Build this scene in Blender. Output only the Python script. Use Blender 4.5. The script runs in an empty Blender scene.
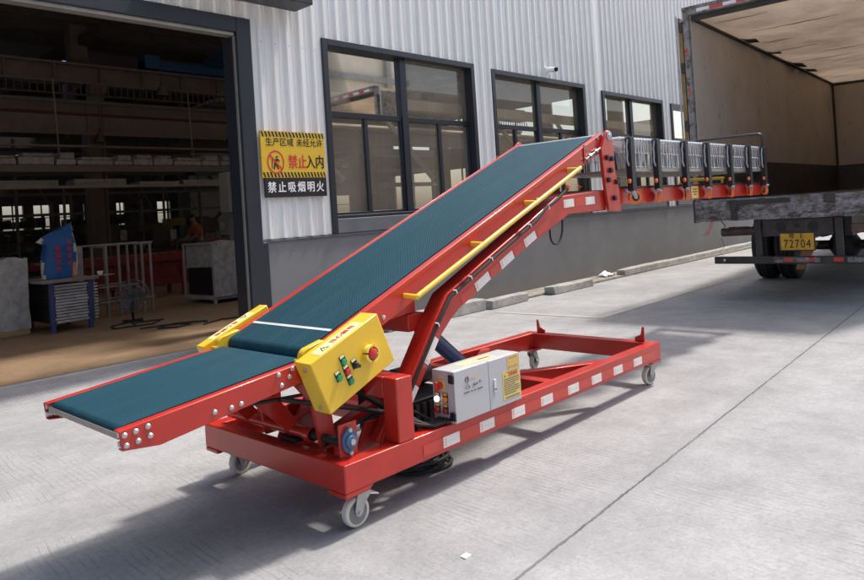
import bpy, bmesh, math, random
from mathutils import Vector, Matrix
S = bpy.context.scene
COL = S.collection
R = math.radians
random.seed(7)

# ------------------------------------------------------------------ camera
cd = bpy.data.cameras.new('camera'); cam = bpy.data.objects.new('camera', cd); COL.objects.link(cam)
_r = Vector((0.6817951, -0.7288698, -0.06248403)); _u = Vector((0.03757075, -0.05041346, 0.9980215)); _f = Vector((0.73057777, 0.68279374, 0.00698747))
M4 = Matrix((_r, _u, -_f)).transposed().to_4x4(); M4.translation = (0, 0, 1.35)
cam.matrix_world = M4
cd.sensor_width = 36; cd.lens = 29.47; cd.shift_y = -0.0954
cd.clip_start = .05; cd.clip_end = 600
S.camera = cam

# ------------------------------------------------------------------ sky, sun, exposure
SUN_EL, SUN_AZ = 61.0, -13.0          # azimuth measured from +X towards +Y
W = bpy.data.worlds.new('World'); S.world = W; W.use_nodes = True
wn = W.node_tree.nodes; wl = W.node_tree.links
sky = wn.new('ShaderNodeTexSky'); sky.sky_type = 'NISHITA'; sky.sun_disc = False
sky.sun_elevation = R(SUN_EL); sky.sun_rotation = R(90 - SUN_AZ)
sky.air_density = 1.0; sky.dust_density = 3.5; sky.ozone_density = 1.0
wl.new(sky.outputs[0], wn['Background'].inputs[0]); wn['Background'].inputs[1].default_value = .15
sl = bpy.data.lights.new('sun', 'SUN'); sun = bpy.data.objects.new('sun', sl); COL.objects.link(sun)
sl.energy = 2.7; sl.angle = R(5); sl.color = (1, .955, .89)
sd = Vector((math.cos(R(SUN_EL))*math.cos(R(SUN_AZ)), math.cos(R(SUN_EL))*math.sin(R(SUN_AZ)), math.sin(R(SUN_EL))))
sun.rotation_euler = sd.to_track_quat('Z', 'Y').to_euler(); sun.location = sd*60
S.view_settings.view_transform = 'Standard'; S.view_settings.look = 'None'
S.view_settings.gamma = 1; S.view_settings.use_curve_mapping = False
S.view_settings.exposure = .72
S.cycles.max_bounces = 8; S.cycles.diffuse_bounces = 5; S.cycles.glossy_bounces = 4; S.cycles.transparent_max_bounces = 12
S.cycles.sample_clamp_indirect = 6

# ------------------------------------------------------------------ mesh helpers
class MB:
    def __init__(s, o=(0, 0, 0)): s.v = []; s.f = []; s.m = []; s.o = Vector(o); s.mi = 0; s.xf = None; s.parts = []
    def _p(s, p):
        p = Vector(p)
        if s.xf: p = s.xf @ p
        return p - s.o
    def add(s, vs, fs):
        k = len(s.v); s.parts.append((k, len(s.f)))
        s.v += [s._p(p) for p in vs]
        for f in fs: s.f.append([k+i for i in f]); s.m.append(s.mi)
        return s
    def box(s, x0, x1, y0, y1, z0, z1):
        vs = [(x, y, z) for z in (z0, z1) for y in (y0, y1) for x in (x0, x1)]
        return s.add(vs, [(0, 2, 3, 1), (4, 5, 7, 6), (0, 1, 5, 4), (2, 6, 7, 3), (0, 4, 6, 2), (1, 3, 7, 5)])
    def obox(s, c, size, ax=(1, 0, 0), up=(0, 0, 1)):
        c = Vector(c); a = Vector(ax).normalized(); u = Vector(up); b = u.cross(a).normalized(); u = a.cross(b)
        h = [q*.5 for q in size]
        vs = [c + a*(x*h[0]) + b*(y*h[1]) + u*(z*h[2]) for z in (-1, 1) for y in (-1, 1) for x in (-1, 1)]
        return s.add(vs, [(0, 2, 3, 1), (4, 5, 7, 6), (0, 1, 5, 4), (2, 6, 7, 3), (0, 4, 6, 2), (1, 3, 7, 5)])
    def beam(s, p0, p1, w, h, up=(0, 0, 1)):
        p0 = Vector(p0); p1 = Vector(p1); d = p1-p0
        if abs(d.normalized().dot(Vector(up).normalized())) > .98: up = (1, 0, 0)
        return s.obox((p0+p1)/2, (d.length, w, h), d, up)
    def prism(s, pts, axis, a, b):
        n = len(pts)
        def P(q, t):
            return {'y': (q[0], t, q[1]), 'x': (t, q[0], q[1]), 'z': (q[0], q[1], t)}[axis]
        ar = sum(pts[i][0]*pts[(i+1) % n][1]-pts[(i+1) % n][0]*pts[i][1] for i in range(n))
        if (ar < 0) != (axis == 'y'): pts = pts[::-1]
        if a > b: a, b = b, a
        vs = [P(q, a) for q in pts]+[P(q, b) for q in pts]
        fs = [tuple(range(n-1, -1, -1)), tuple(range(n, 2*n))]+[(i, (i+1) % n, n+(i+1) % n, n+i) for i in range(n)]
        return s.add(vs, fs)
    def tube(s, pts, r, n=8, closed=False, rs=None):
        pts = [Vector(p) for p in pts]; m = len(pts); ring = []; prev = None
        for i, p in enumerate(pts):
            if closed: t = pts[(i+1) % m]-pts[i-1]
            else: t = pts[min(i+1, m-1)]-pts[max(i-1, 0)]
            t.normalize()
            if prev is None:
                a = Vector((0, 0, 1)) if abs(t.z) < .9 else Vector((1, 0, 0))
                a = (a-t*a.dot(t)).normalized()
            else:
                a = (prev-t*prev.dot(t)).normalized()
            prev = a; b = t.cross(a); q = rs[i] if rs else r
            ring.append([p+(a*math.cos(2*math.pi*k/n)+b*math.sin(2*math.pi*k/n))*q for k in range(n)])
        vs = [p for g in ring for p in g]; fs = []
        for i in range(m if closed else m-1):
            j = (i+1) % m
            for k in range(n): fs.append((i*n+k, i*n+(k+1) % n, j*n+(k+1) % n, j*n+k))
        if not closed: fs += [tuple(range(n-1, -1, -1)), tuple((m-1)*n+k for k in range(n))]
        return s.add(vs, fs)
    def cyl(s, p0, p1, r, n=16, r2=None):
        return s.tube([p0, p1], r, n, rs=[r, r if r2 is None else r2])
    def lathe(s, prof, c, ax, n=20):          # profile of (distance along ax, radius)
        c = Vector(c); t = Vector(ax).normalized(); a = Vector((0, 0, 1)) if abs(t.z) < .9 else Vector((1, 0, 0))
        a = (a-t*a.dot(t)).normalized(); b = t.cross(a); vs = []; fs = []
        for d, r in prof:
            vs += [c+t*d+(a*math.cos(2*math.pi*k/n)+b*math.sin(2*math.pi*k/n))*r for k in range(n)]
        for i in range(len(prof)-1):
            for k in range(n): fs.append((i*n+k, i*n+(k+1) % n, (i+1)*n+(k+1) % n, (i+1)*n+k))
        fs += [tuple(range(n-1, -1, -1)), tuple((len(prof)-1)*n+k for k in range(n))]
        return s.add(vs, fs)
    def quad(s, a, b, c, d): return s.add([a, b, c, d], [(0, 1, 2, 3)])
    def split(s, name, mat, parent=None, **kw):          # every shape added becomes an object of its own
        out = []; ends = s.parts[1:]+[(len(s.v), len(s.f))]
        for (v0, f0), (v1, f1) in zip(s.parts, ends):
            q = MB(); q.v = s.v[v0:v1]; q.f = [[i-v0 for i in f] for f in s.f[f0:f1]]; q.m = s.m[f0:f1]; out.append(q.build(name, mat, parent, **kw))
        return out
    def build(s, name, mat, parent=None, loc=(0, 0, 0), bevel=0, smooth=35, seg=2):
        me = bpy.data.meshes.new(name); me.from_pydata([tuple(p) for p in s.v], [], s.f)
        for m in (mat if isinstance(mat, (list, tuple)) else [mat]): me.materials.append(m)
        if isinstance(mat, (list, tuple)): me.polygons.foreach_set('material_index', s.m)
        if smooth:
            me.polygons.foreach_set('use_smooth', [True]*len(me.polygons)); me.set_sharp_from_angle(angle=R(smooth))
        bm = bmesh.new(); bm.from_mesh(me); bmesh.ops.recalc_face_normals(bm, faces=bm.faces); bm.to_mesh(me); bm.free(); me.update()
        o = bpy.data.objects.new(name, me); COL.objects.link(o); o.location = loc
        if parent: o.parent = parent
        if bevel:
            b = o.modifiers.new('bevel', 'BEVEL'); b.width = bevel; b.segments = seg; b.limit_method = 'ANGLE'; b.angle_limit = R(50)
        return o

def thing(name, label, cat, loc=(0, 0, 0), rotz=0, group=None):
    o = bpy.data.objects.new(name, None); COL.objects.link(o); o.location = loc; o.rotation_euler = (0, 0, rotz)
    o.empty_display_size = .2; return tag(o, label, cat, group)
def tag(o, label, cat, group=None):
    o['label'] = label; o['category'] = cat
    if group: o['group'] = group
    return o
def structure(o, kind='structure'): o['kind'] = kind; return o
def kids(o): return [c for c in bpy.data.objects if c.parent == o]
def copy_tree(o, parent=None, loc=None):
    c = o.copy(); COL.objects.link(c); c.parent = parent
    if loc is not None: c.location = loc
    for k in kids(o): copy_tree(k, c)
    return c
TX = {'-y': Matrix(((1, 0, 0, 0), (0, 0, -1, 0), (0, 1, 0, 0), (0, 0, 0, 1))),          # faces -Y
      '-x': Matrix(((0, 0, -1, 0), (-1, 0, 0, 0), (0, 1, 0, 0), (0, 0, 0, 1))),          # faces -X
      'z': Matrix.Identity(4)}
def letters(name, items, mat, parent, face='-y', frame=None, depth=.0008):
    """items: (text, size, x, y, z, align, bold) ; one mesh of flat lettering, placed with its face direction"""
    vs = []; fs = []
    for body, size, pos, bold, squeeze in items:
        c = bpy.data.curves.new('lettering', 'FONT'); c.body = body; c.size = size; c.align_x = 'CENTER'; c.align_y = 'CENTER'
        c.extrude = 0
        o = bpy.data.objects.new('lettering', c); COL.objects.link(o)
        dg = bpy.context.evaluated_depsgraph_get(); me = bpy.data.meshes.new_from_object(o.evaluated_get(dg))
        X = (frame if frame is not None else TX[face]).to_3x3(); p0 = Vector(pos); bb = bold*size
        for j, (ox, oy) in enumerate(((0, 0), (bb, 0), (-bb, 0), (0, bb*.7), (0, -bb*.7))):      # layered copies thicken the strokes
            k = len(vs)
            for v in me.vertices: vs.append(p0 + X @ Vector((v.co.x*squeeze+ox, v.co.y+oy, j*.00015)))
            for p in me.polygons: fs.append([k+i for i in p.vertices])
        bpy.data.objects.remove(o); bpy.data.curves.remove(c); bpy.data.meshes.remove(me)
    mb = MB(); mb.add(vs, fs)
    return mb.build(name, mat, parent, smooth=0)

# ------------------------------------------------------------------ materials
def node_mat(name):
    m = bpy.data.materials.new(name); m.use_nodes = True
    nt = m.node_tree; return m, nt.nodes, nt.links, nt.nodes['Principled BSDF']
def noise(N, L, scale, detail=6, rough=.6, vec=None, dist=0):
    t = N.new('ShaderNodeTexNoise'); t.inputs['Scale'].default_value = scale; t.inputs['Detail'].default_value = detail
    t.inputs['Roughness'].default_value = rough; t.inputs['Distortion'].default_value = dist
    if vec is not None: L.new(vec, t.inputs['Vector'])
    return t.outputs['Fac']
def ramp(N, L, fac, stops):
    r = N.new('ShaderNodeValToRGB'); e = r.color_ramp.elements
    while len(e) < len(stops): e.new(.5)
    for i, (p, c) in enumerate(stops):
        e[i].position = p; e[i].color = (*c, 1) if isinstance(c, tuple) else (c, c, c, 1)
    L.new(fac, r.inputs[0]); return r.outputs[0]
def mixc(N, L, fac, a, b, mode='MIX'):
    m = N.new('ShaderNodeMix'); m.data_type = 'RGBA'; m.blend_type = mode
    for s_, v in ((0, fac), (6, a), (7, b)):
        if isinstance(v, (int, float)): m.inputs[s_].default_value = v
        elif isinstance(v, tuple): m.inputs[s_].default_value = (*v, 1)
        else: L.new(v, m.inputs[s_])
    return m.outputs[2]
def math_(N, L, op, a, b=None, c=None):
    m = N.new('ShaderNodeMath'); m.operation = op
    for i, v in enumerate((a, b, c)):
        if v is None: continue
        if isinstance(v, (int, float)): m.inputs[i].default_value = v
        else: L.new(v, m.inputs[i])
    return m.outputs[0]
def objco(N, L, scale=(1, 1, 1), rot=(0, 0, 0)):
    t = N.new('ShaderNodeTexCoord'); mp = N.new('ShaderNodeMapping'); mp.inputs['Scale'].default_value = scale; mp.inputs['Rotation'].default_value = rot
    L.new(t.outputs['Object'], mp.inputs['Vector']); return mp.outputs[0]
def bump(N, L, b, h, strength=.2, dist=.01):
    n = N.new('ShaderNodeBump'); n.inputs['Strength'].default_value = strength; n.inputs['Distance'].default_value = dist
    L.new(h, n.inputs['Height']); L.new(n.outputs[0], b.inputs['Normal']); return n
def plain(name, col, rough=.5, metal=0, var=.12, scale=6, coat=0, bmp=0, emit=0, spec=.5, wear=None, rvar=.1):
    m, N, L, b = node_mat(name); v = objco(N, L)
    n = noise(N, L, scale, 5, .62, v)
    lo = tuple(max(0, c*(1-var)) for c in col); hi = tuple(min(1, c*(1+var)) for c in col)
    c = ramp(N, L, n, [(.3, lo), (.7, hi)])
    if wear:
        n2 = noise(N, L, wear[1], 8, .7, v, .4); k = ramp(N, L, n2, [(wear[2], 0.), (wear[2]+.05, 1.)]); c = mixc(N, L, k, c, wear[0])
    L.new(c, b.inputs['Base Color']); b.inputs['Metallic'].default_value = metal
    n3 = noise(N, L, scale*3.1, 4, .6, v)
    mr = N.new('ShaderNodeMapRange'); mr.inputs['To Min'].default_value = max(.03, rough-rvar); mr.inputs['To Max'].default_value = min(1, rough+rvar)
    L.new(n3, mr.inputs['Value']); L.new(mr.outputs[0], b.inputs['Roughness'])
    b.inputs['Specular IOR Level'].default_value = spec
    if coat: b.inputs['Coat Weight'].default_value = coat; b.inputs['Coat Roughness'].default_value = .12
    if bmp: bump(N, L, b, noise(N, L, scale*8, 4, .6, v), bmp, .004)
    if emit: b.inputs['Emission Color'].default_value = (*col, 1); b.inputs['Emission Strength'].default_value = emit
    return m
M = {}
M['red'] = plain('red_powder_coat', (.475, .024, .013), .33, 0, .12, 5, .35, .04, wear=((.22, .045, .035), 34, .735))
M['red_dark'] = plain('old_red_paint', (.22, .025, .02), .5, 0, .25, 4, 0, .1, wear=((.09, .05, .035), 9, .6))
M['tape_red'] = plain('red_reflective_tape', (.56, .045, .028), .3, 0, .06, 30, .3)
M['tape_white'] = plain('white_reflective_tape', (.80, .74, .72), .32, 0, .05, 30, .2)
M['yellow'] = plain('yellow_paint', (.80, .50, .025), .36, 0, .06, 5, .3)
M['label_yellow'] = plain('pale_yellow_label', (.83, .80, .36), .4, 0, .03, 20)
M['label_gold'] = plain('gold_label', (.74, .55, .14), .42, 0, .05, 40)
M['plate_yellow'] = plain('yellow_plate', (.62, .34, .02), .45, 0, .18, 14, wear=((.25, .13, .02), 22, .66))
M['ink_black'] = plain('black_ink', (.012, .012, .013), .5, 0, .1)
M['ink_red'] = plain('red_ink', (.62, .03, .03), .5, 0, .05)
M['ink_orange'] = plain('pale_orange_ink', (.75, .45, .32), .5, 0, .05)
M['ink_grey'] = plain('grey_ink', (.14, .14, .15), .5, 0, .05)
M['ink_green'] = plain('green_ink', (.03, .25, .12), .5, 0, .05)
M['white_ink'] = plain('white_ink', (.82, .82, .82), .5, 0, .03)
M['black'] = plain('black_steel', (.016, .016, .018), .42, 0, .2)
M['rubber'] = plain('black_rubber', (.018, .018, .019), .7, 0, .25, 12, bmp=.1)
M['zinc'] = plain('zinc_steel', (.46, .47, .48), .42, .55, .12, 14)
M['hub'] = plain('hub_zinc', (.24, .245, .25), .4, .6, .15, 20)
M['galv'] = plain('galvanised_strip', (.40, .415, .44), .48, .35, .15, 20)
M['zinc_bright'] = plain('bright_zinc', (.80, .81, .83), .26, .75, .08, 14)
M['bolt'] = plain('bolt_steel', (.50, .50, .50), .34, .6, .06, 40)
M['nylon'] = plain('white_nylon', (.64, .61, .54), .5, 0, .06, 10)
M['grey_box'] = plain('light_grey_enamel', (.47, .475, .48), .38, 0, .03, 6)
M['orange'] = plain('orange_polyurethane', (.80, .17, .03), .42, 0, .06)
M['blue_dark'] = plain('dark_blue_cylinder', (.018, .045, .17), .35, 0, .1, 5, .3)
M['blue_bearing'] = plain('blue_bearing', (.06, .14, .25), .45, .2, .1, 20)
M['green_btn'] = plain('green_button', (.02, .30, .14), .3, 0, .05)
M['red_btn'] = plain('red_button', (.55, .03, .03), .3, 0, .05)
M['orange_btn'] = plain('orange_button', (.85, .28, .02), .25, 0, .05)
M['white_lamp'] = plain('white_lamp', (.9, .95, 1), .3, 0, .0, emit=1.2)
M['frame'] = plain('slate_aluminium', (.019, .023, .030), .42, 0, .12, 3)
M['frame_light'] = plain('grey_sill', (.13, .135, .145), .5, 0, .15, 5)
M['wood_tan'] = plain('raw_wood', (.42, .27, .12), .7, 0, .2, 8)
M['dark_steel'] = plain('dirty_dark_steel', (.05, .044, .04), .6, .1, .35, 5, bmp=.2, wear=((.12, .07, .045), 8, .62))
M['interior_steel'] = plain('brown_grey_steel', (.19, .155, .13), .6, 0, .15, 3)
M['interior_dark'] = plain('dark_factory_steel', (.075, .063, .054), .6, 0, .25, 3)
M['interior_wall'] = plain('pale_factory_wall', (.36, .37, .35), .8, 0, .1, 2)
M['roof'] = plain('factory_roof_sheet', (.16, .145, .13), .6, 0, .2, 2)
M['crane_blue'] = plain('crane_blue', (.02, .09, .22), .45, 0, .12, 4)
M['aisle_orange'] = plain('worker_orange', (.50, .12, .03), .8, 0, .1, 20)
M['skin'] = plain('skin', (.42, .25, .17), .6, 0, .05)
M['hair'] = plain('black_hair', (.012, .01, .01), .6)
M['trousers'] = plain('dark_trousers', (.03, .035, .05), .85)
M['wrap'] = plain('plastic_wrap', (.42, .41, .40), .22, 0, .30, 9, .5, .6)
M['wrap_dark'] = plain('wrapped_dark_goods', (.10, .10, .105), .25, 0, .5, 11, .5, .6)
M['mesh_dark'] = plain('dark_mesh_goods', (.012, .012, .013), .55, 0, .3, 40, bmp=.6)
M['tube_steel'] = plain('bare_steel_tube', (.36, .34, .31), .42, .5, .15, 6)
M['blue_leg'] = plain('blue_painted_leg', (.05, .07, .20), .45, 0, .15)
M['fan_grey'] = plain('fan_wire', (.14, .14, .15), .45, .5, .1)
M['sun_patch'] = plain('sun_patch_tan', (.50, .27, .12), .7, 0, .3, 12)  # tan colour stands in for sunlight on the mudguard
M['pink'] = plain('pink_plastic_strip', (.72, .25, .2), .6, 0, .1)
# ------------------------------------------------------------------ bigger surface materials
def concrete_ground():
    m, N, L, b = node_mat('yard_concrete'); v = objco(N, L)
    big = noise(N, L, .55, 7, .62, v, .3); mid = noise(N, L, 3.2, 7, .68, v, .2); fine = noise(N, L, 60, 5, .7, v)
    c = ramp(N, L, big, [(.30, (.292, .292, .293)), (.52, (.356, .355, .355)), (.74, (.412, .41, .409))])
    c = mixc(N, L, .55, c, ramp(N, L, mid, [(.28, (.58, .58, .58)), (.62, (1, 1, 1))]), 'MULTIPLY')
    c = mixc(N, L, .55, c, ramp(N, L, fine, [(.3, (.66, .66, .66)), (.6, (1, 1, 1))]), 'MULTIPLY')
    c = mixc(N, L, .7, c, ramp(N, L, noise(N, L, 22, 9, .78, v, .2), [(.34, (.78, .78, .78)), (.5, (.98, .98, .98)), (.68, (1.09, 1.09, 1.09))]), 'MULTIPLY')
    sc = ramp(N, L, noise(N, L, 1, 9, .78, vec=objco(N, L, (1.2, 16, 1), (0, 0, .35))), [(.60, 0.), (.72, 1.)])      # drag scuffs
    c = mixc(N, L, math_(N, L, 'MULTIPLY', sc, .30), c, (.20, .198, .195))
    # dark blotches and drips
    st = ramp(N, L, noise(N, L, 1.7, 8, .74, v, .8), [(.60, 0.), (.72, 1.)])
    c = mixc(N, L, math_(N, L, 'MULTIPLY', st, .5), c, (.17, .17, .175))
    sp = N.new('ShaderNodeTexVoronoi'); sp.inputs['Scale'].default_value = 7; L.new(v, sp.inputs['Vector'])
    spk = ramp(N, L, sp.outputs['Distance'], [(.02, 1.), (.05, 0.)])
    spn = ramp(N, L, noise(N, L, 2.3, 3, .5, v), [(.56, 0.), (.6, 1.)])
    c = mixc(N, L, math_(N, L, 'MULTIPLY', math_(N, L, 'MULTIPLY', spk, spn), .6), c, (.10, .095, .09))
    tw = math_(N, L, 'ADD', math_(N, L, 'MULTIPLY', noise(N, L, .35, 2, .5, v), 2.2), 0.)     # faint tyre tracks along the lane
    tx = N.new('ShaderNodeSeparateXYZ'); L.new(v, tx.inputs[0])
    tk = math_(N, L, 'ADD', math_(N, L, 'SUBTRACT', tx.outputs[1], math_(N, L, 'MULTIPLY', tx.outputs[0], .05)), tw)
    tr = math_(N, L, 'PINGPONG', tk, .95); tr = ramp(N, L, tr, [(.70, 0.), (.78, 1.), (.90, 1.), (.95, .2)])
    tn = ramp(N, L, noise(N, L, 2.6, 8, .75, v, .3), [(.42, 0.), (.66, 1.)])
    c = mixc(N, L, math_(N, L, 'MULTIPLY', math_(N, L, 'MULTIPLY', tr, tn), .30), c, (.19, .187, .185))
    gr = ramp(N, L, noise(N, L, 150, 2, .5, v), [(.70, 0.), (.76, 1.)]); c = mixc(N, L, math_(N, L, 'MULTIPLY', gr, .5), c, (.16, .155, .15))
    # rust dust
    ru = ramp(N, L, noise(N, L, .9, 6, .7, vec=objco(N, L, (1.3, 1, 1), (0, 0, 2))), [(.68, 0.), (.78, 1.)])
    c = mixc(N, L, math_(N, L, 'MULTIPLY', ru, .18), c, (.40, .26, .17))
    # broom grooves running across the lane, in patches
    sx = N.new('ShaderNodeSeparateXYZ'); L.new(v, sx.inputs[0])
    wob = noise(N, L, 1.4, 3, .5, v)
    gx = math_(N, L, 'ADD', sx.outputs[0], math_(N, L, 'MULTIPLY', wob, .10))
    gx = math_(N, L, 'ADD', gx, math_(N, L, 'MULTIPLY', sx.outputs[1], -.06))
    gs = math_(N, L, 'SINE', math_(N, L, 'MULTIPLY', gx, 2*math.pi/.034))
    gm = ramp(N, L, noise(N, L, .8, 5, .65, vec=objco(N, L, (1, .7, 1), (0, 0, .6))), [(.44, .08), (.6, 1.)])
    gb = ramp(N, L, noise(N, L, 14, 4, .7, vec=objco(N, L, (1, .28, 1))), [(.42, 0.), (.56, 1.)])
    g = math_(N, L, 'MULTIPLY', math_(N, L, 'MULTIPLY', ramp(N, L, gs, [(.80, 0.), (.98, 1.)]), gm), gb)
    c = mixc(N, L, math_(N, L, 'MULTIPLY', g, .42), c, (.12, .12, .125))
    # slab joint / crack along the lane and cross joints
    jn = math_(N, L, 'MULTIPLY', math_(N, L, 'SUBTRACT', noise(N, L, 17, 7, .75, v), .5), .030)
    jy = math_(N, L, 'SUBTRACT', math_(N, L, 'SUBTRACT', sx.outputs[1], 1.50), math_(N, L, 'MULTIPLY', sx.outputs[0], .05))
    jd = math_(N, L, 'ABSOLUTE', math_(N, L, 'ADD', jy, jn))
    jk = ramp(N, L, jd, [(.0022, 1.), (.0075, 0.)])
    jw = ramp(N, L, jd, [(.01, .35), (.09, 0.)])
    c = mixc(N, L, jw, c, (.22, .22, .225)); c = mixc(N, L, math_(N, L, 'MULTIPLY', jk, ramp(N, L, noise(N, L, 4, 7, .75, v), [(.35, .45), (.6, 1.)])), c, (.075, .073, .073))
    for x0, k in ((6.85, .5), (12.6, .6), (-1.2, .5)):
        d = math_(N, L, 'ABSOLUTE', math_(N, L, 'ADD', math_(N, L, 'SUBTRACT', sx.outputs[0], x0), math_(N, L, 'MULTIPLY', jn, .5)))
        c = mixc(N, L, math_(N, L, 'MULTIPLY', ramp(N, L, d, [(.003, 1.), (.012, 0.)]), k), c, (.07, .07, .07))
    L.new(c, b.inputs['Base Color']); b.inputs['Roughness'].default_value = .82; b.inputs['Specular IOR Level'].default_value = .3
    h = math_(N, L, 'SUBTRACT', math_(N, L, 'ADD', math_(N, L, 'MULTIPLY', fine, .35), math_(N, L, 'MULTIPLY', mid, .5)), math_(N, L, 'ADD', math_(N, L, 'MULTIPLY', g, .5), jk))
    bump(N, L, b, h, .6, .01); return m
M['ground'] = concrete_ground()
def floor_mat():
    m, N, L, b = node_mat('factory_floor_brown'); v = objco(N, L)
    c = ramp(N, L, noise(N, L, 1.3, 7, .66, v, .4), [(.3, (.20, .128, .072)), (.6, (.31, .20, .11)), (.8, (.24, .18, .125))])
    c = mixc(N, L, .5, c, ramp(N, L, noise(N, L, 30, 5, .7, v), [(.3, (.6, .6, .6)), (.65, (1, 1, 1))]), 'MULTIPLY')
    k = ramp(N, L, noise(N, L, 4, 6, .7, v, .6), [(.58, 0.), (.66, 1.)]); c = mixc(N, L, math_(N, L, 'MULTIPLY', k, .4), c, (.10, .075, .05))
    L.new(c, b.inputs['Base Color']); b.inputs['Roughness'].default_value = .7; return m
M['floor'] = floor_mat()
def sheet_mat():
    m, N, L, b = node_mat('white_ribbed_sheet'); v = objco(N, L)
    st = noise(N, L, 1, 6, .65, vec=objco(N, L, (9, 9, .35)))
    c = ramp(N, L, st, [(.28, (.72, .70, .665)), (.55, (.83, .82, .795)), (.75, (.85, .845, .83))])
    k = ramp(N, L, noise(N, L, 1, 8, .72, vec=objco(N, L, (16, 16, 1.2))), [(.64, 0.), (.72, 1.)])
    c = mixc(N, L, math_(N, L, 'MULTIPLY', k, .32), c, (.34, .28, .21))
    L.new(c, b.inputs['Base Color']); b.inputs['Roughness'].default_value = .38; return m
M['sheet'] = sheet_mat()
def plinth_mat():
    m, N, L, b = node_mat('grey_rendered_plinth'); v = objco(N, L)
    c = ramp(N, L, noise(N, L, 1.6, 7, .65, v, .3), [(.3, (.165, .166, .170)), (.7, (.205, .206, .21))])
    k = ramp(N, L, noise(N, L, 2.6, 8, .74, vec=objco(N, L, (1, 1, 2.2))), [(.62, 0.), (.70, 1.)]); c = mixc(N, L, math_(N, L, 'MULTIPLY', k, .22), c, (.27, .265, .26))
    sz = N.new('ShaderNodeSeparateXYZ'); L.new(v, sz.inputs[0])
    dirt = ramp(N, L, math_(N, L, 'ADD', sz.outputs[2], math_(N, L, 'MULTIPLY', noise(N, L, 5, 5, .6, v), .25)), [(.16, .5), (.38, 0.)])
    c = mixc(N, L, dirt, c, (.23, .20, .17))
    L.new(c, b.inputs['Base Color']); b.inputs['Roughness'].default_value = .85; bump(N, L, b, noise(N, L, 40, 5, .6, v), .2, .006); return m
M['plinth'] = plinth_mat()
def kerb_mat():
    m, N, L, b = node_mat('kerb_concrete'); v = objco(N, L)
    c = ramp(N, L, noise(N, L, 6, 8, .7, v, .4), [(.3, (.20, .19, .18)), (.55, (.34, .33, .31)), (.75, (.42, .41, .39))])
    L.new(c, b.inputs['Base Color']); b.inputs['Roughness'].default_value = .9; bump(N, L, b, noise(N, L, 30, 6, .7, v), .5, .012); return m
M['kerb'] = kerb_mat()
def soil_mat():
    m, N, L, b = node_mat('sandy_verge'); v = objco(N, L)
    c = ramp(N, L, noise(N, L, 7, 8, .75, v, .3), [(.3, (.15, .13, .10)), (.5, (.27, .245, .20)), (.7, (.36, .34, .30))])
    L.new(c, b.inputs['Base Color']); b.inputs['Roughness'].default_value = .95; bump(N, L, b, noise(N, L, 18, 8, .75, v), .8, .03); return m
M['soil'] = soil_mat()
def paint_line():
    m, N, L, b = node_mat('worn_yellow_paint'); v = objco(N, L)
    k = ramp(N, L, noise(N, L, 9, 10, .82, v, .3), [(.42, 0.), (.64, 1.)])
    c = mixc(N, L, math_(N, L, 'MULTIPLY', k, .55), (.34, .335, .33), (.52, .37, .12)); L.new(c, b.inputs['Base Color']); b.inputs['Roughness'].default_value = .8; return m
M['line'] = paint_line()
def belt_mat():
    m, N, L, b = node_mat('teal_diamond_belt')
    v = objco(N, L, (1, 1, 1), (0, 0, math.pi/4))
    ck = N.new('ShaderNodeTexBrick'); L.new(v, ck.inputs['Vector'])
    for k_, v_ in (('Scale', 1.), ('Mortar Size', .0026), ('Brick Width', .0130), ('Row Height', .0130), ('Mortar Smooth', .5)): ck.inputs[k_].default_value = v_
    ck.offset = 0
    ck.inputs['Color1'].default_value = (.010, .060, .085, 1); ck.inputs['Color2'].default_value = (.011, .064, .091, 1); ck.inputs['Mortar'].default_value = (.007, .042, .062, 1)
    v0 = objco(N, L)
    d = ramp(N, L, noise(N, L, 2.2, 6, .65, vec=objco(N, L, (.6, 3, 1))), [(.3, (.80, .80, .80)), (.7, (1.1, 1.1, 1.1))])
    c = mixc(N, L, 1., ck.outputs['Color'], d, 'MULTIPLY')
    k3 = ramp(N, L, noise(N, L, 1, 8, .72, vec=objco(N, L, (1.1, 22, 1.1))), [(.56, 0.), (.70, 1.)]); c = mixc(N, L, math_(N, L, 'MULTIPLY', k3, .16), c, (.10, .15, .17))
    k = ramp(N, L, noise(N, L, 26, 5, .7, v0), [(.66, 0.), (.75, 1.)]); c = mixc(N, L, math_(N, L, 'MULTIPLY', k, .10), c, (.20, .22, .23))
    L.new(c, b.inputs['Base Color']); b.inputs['Roughness'].default_value = .62; b.inputs['Specular IOR Level'].default_value = .2
    bump(N, L, b, math_(N, L, 'SUBTRACT', 1., ck.outputs['Fac']), .5, .002); return m
M['belt'] = belt_mat()
def rust_beam():
    m, N, L, b = node_mat('chipped_white_on_rust'); v = objco(N, L, (1, .55, 1.25))
    n = noise(N, L, 9, 12, .86, v, .2); k = ramp(N, L, n, [(.43, 0.), (.58, 1.)])
    w = ramp(N, L, noise(N, L, 20, 6, .7, v), [(.3, (.28, .27, .26)), (.7, (.46, .45, .44))])
    r = ramp(N, L, noise(N, L, 14, 7, .7, v), [(.3, (.035, .026, .022)), (.7, (.12, .065, .04))])
    L.new(mixc(N, L, k, r, w), b.inputs['Base Color']); b.inputs['Roughness'].default_value = .7; bump(N, L, b, math_(N, L, 'ADD', k, n), .5, .008); return m
M['rust_white'] = rust_beam()
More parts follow.
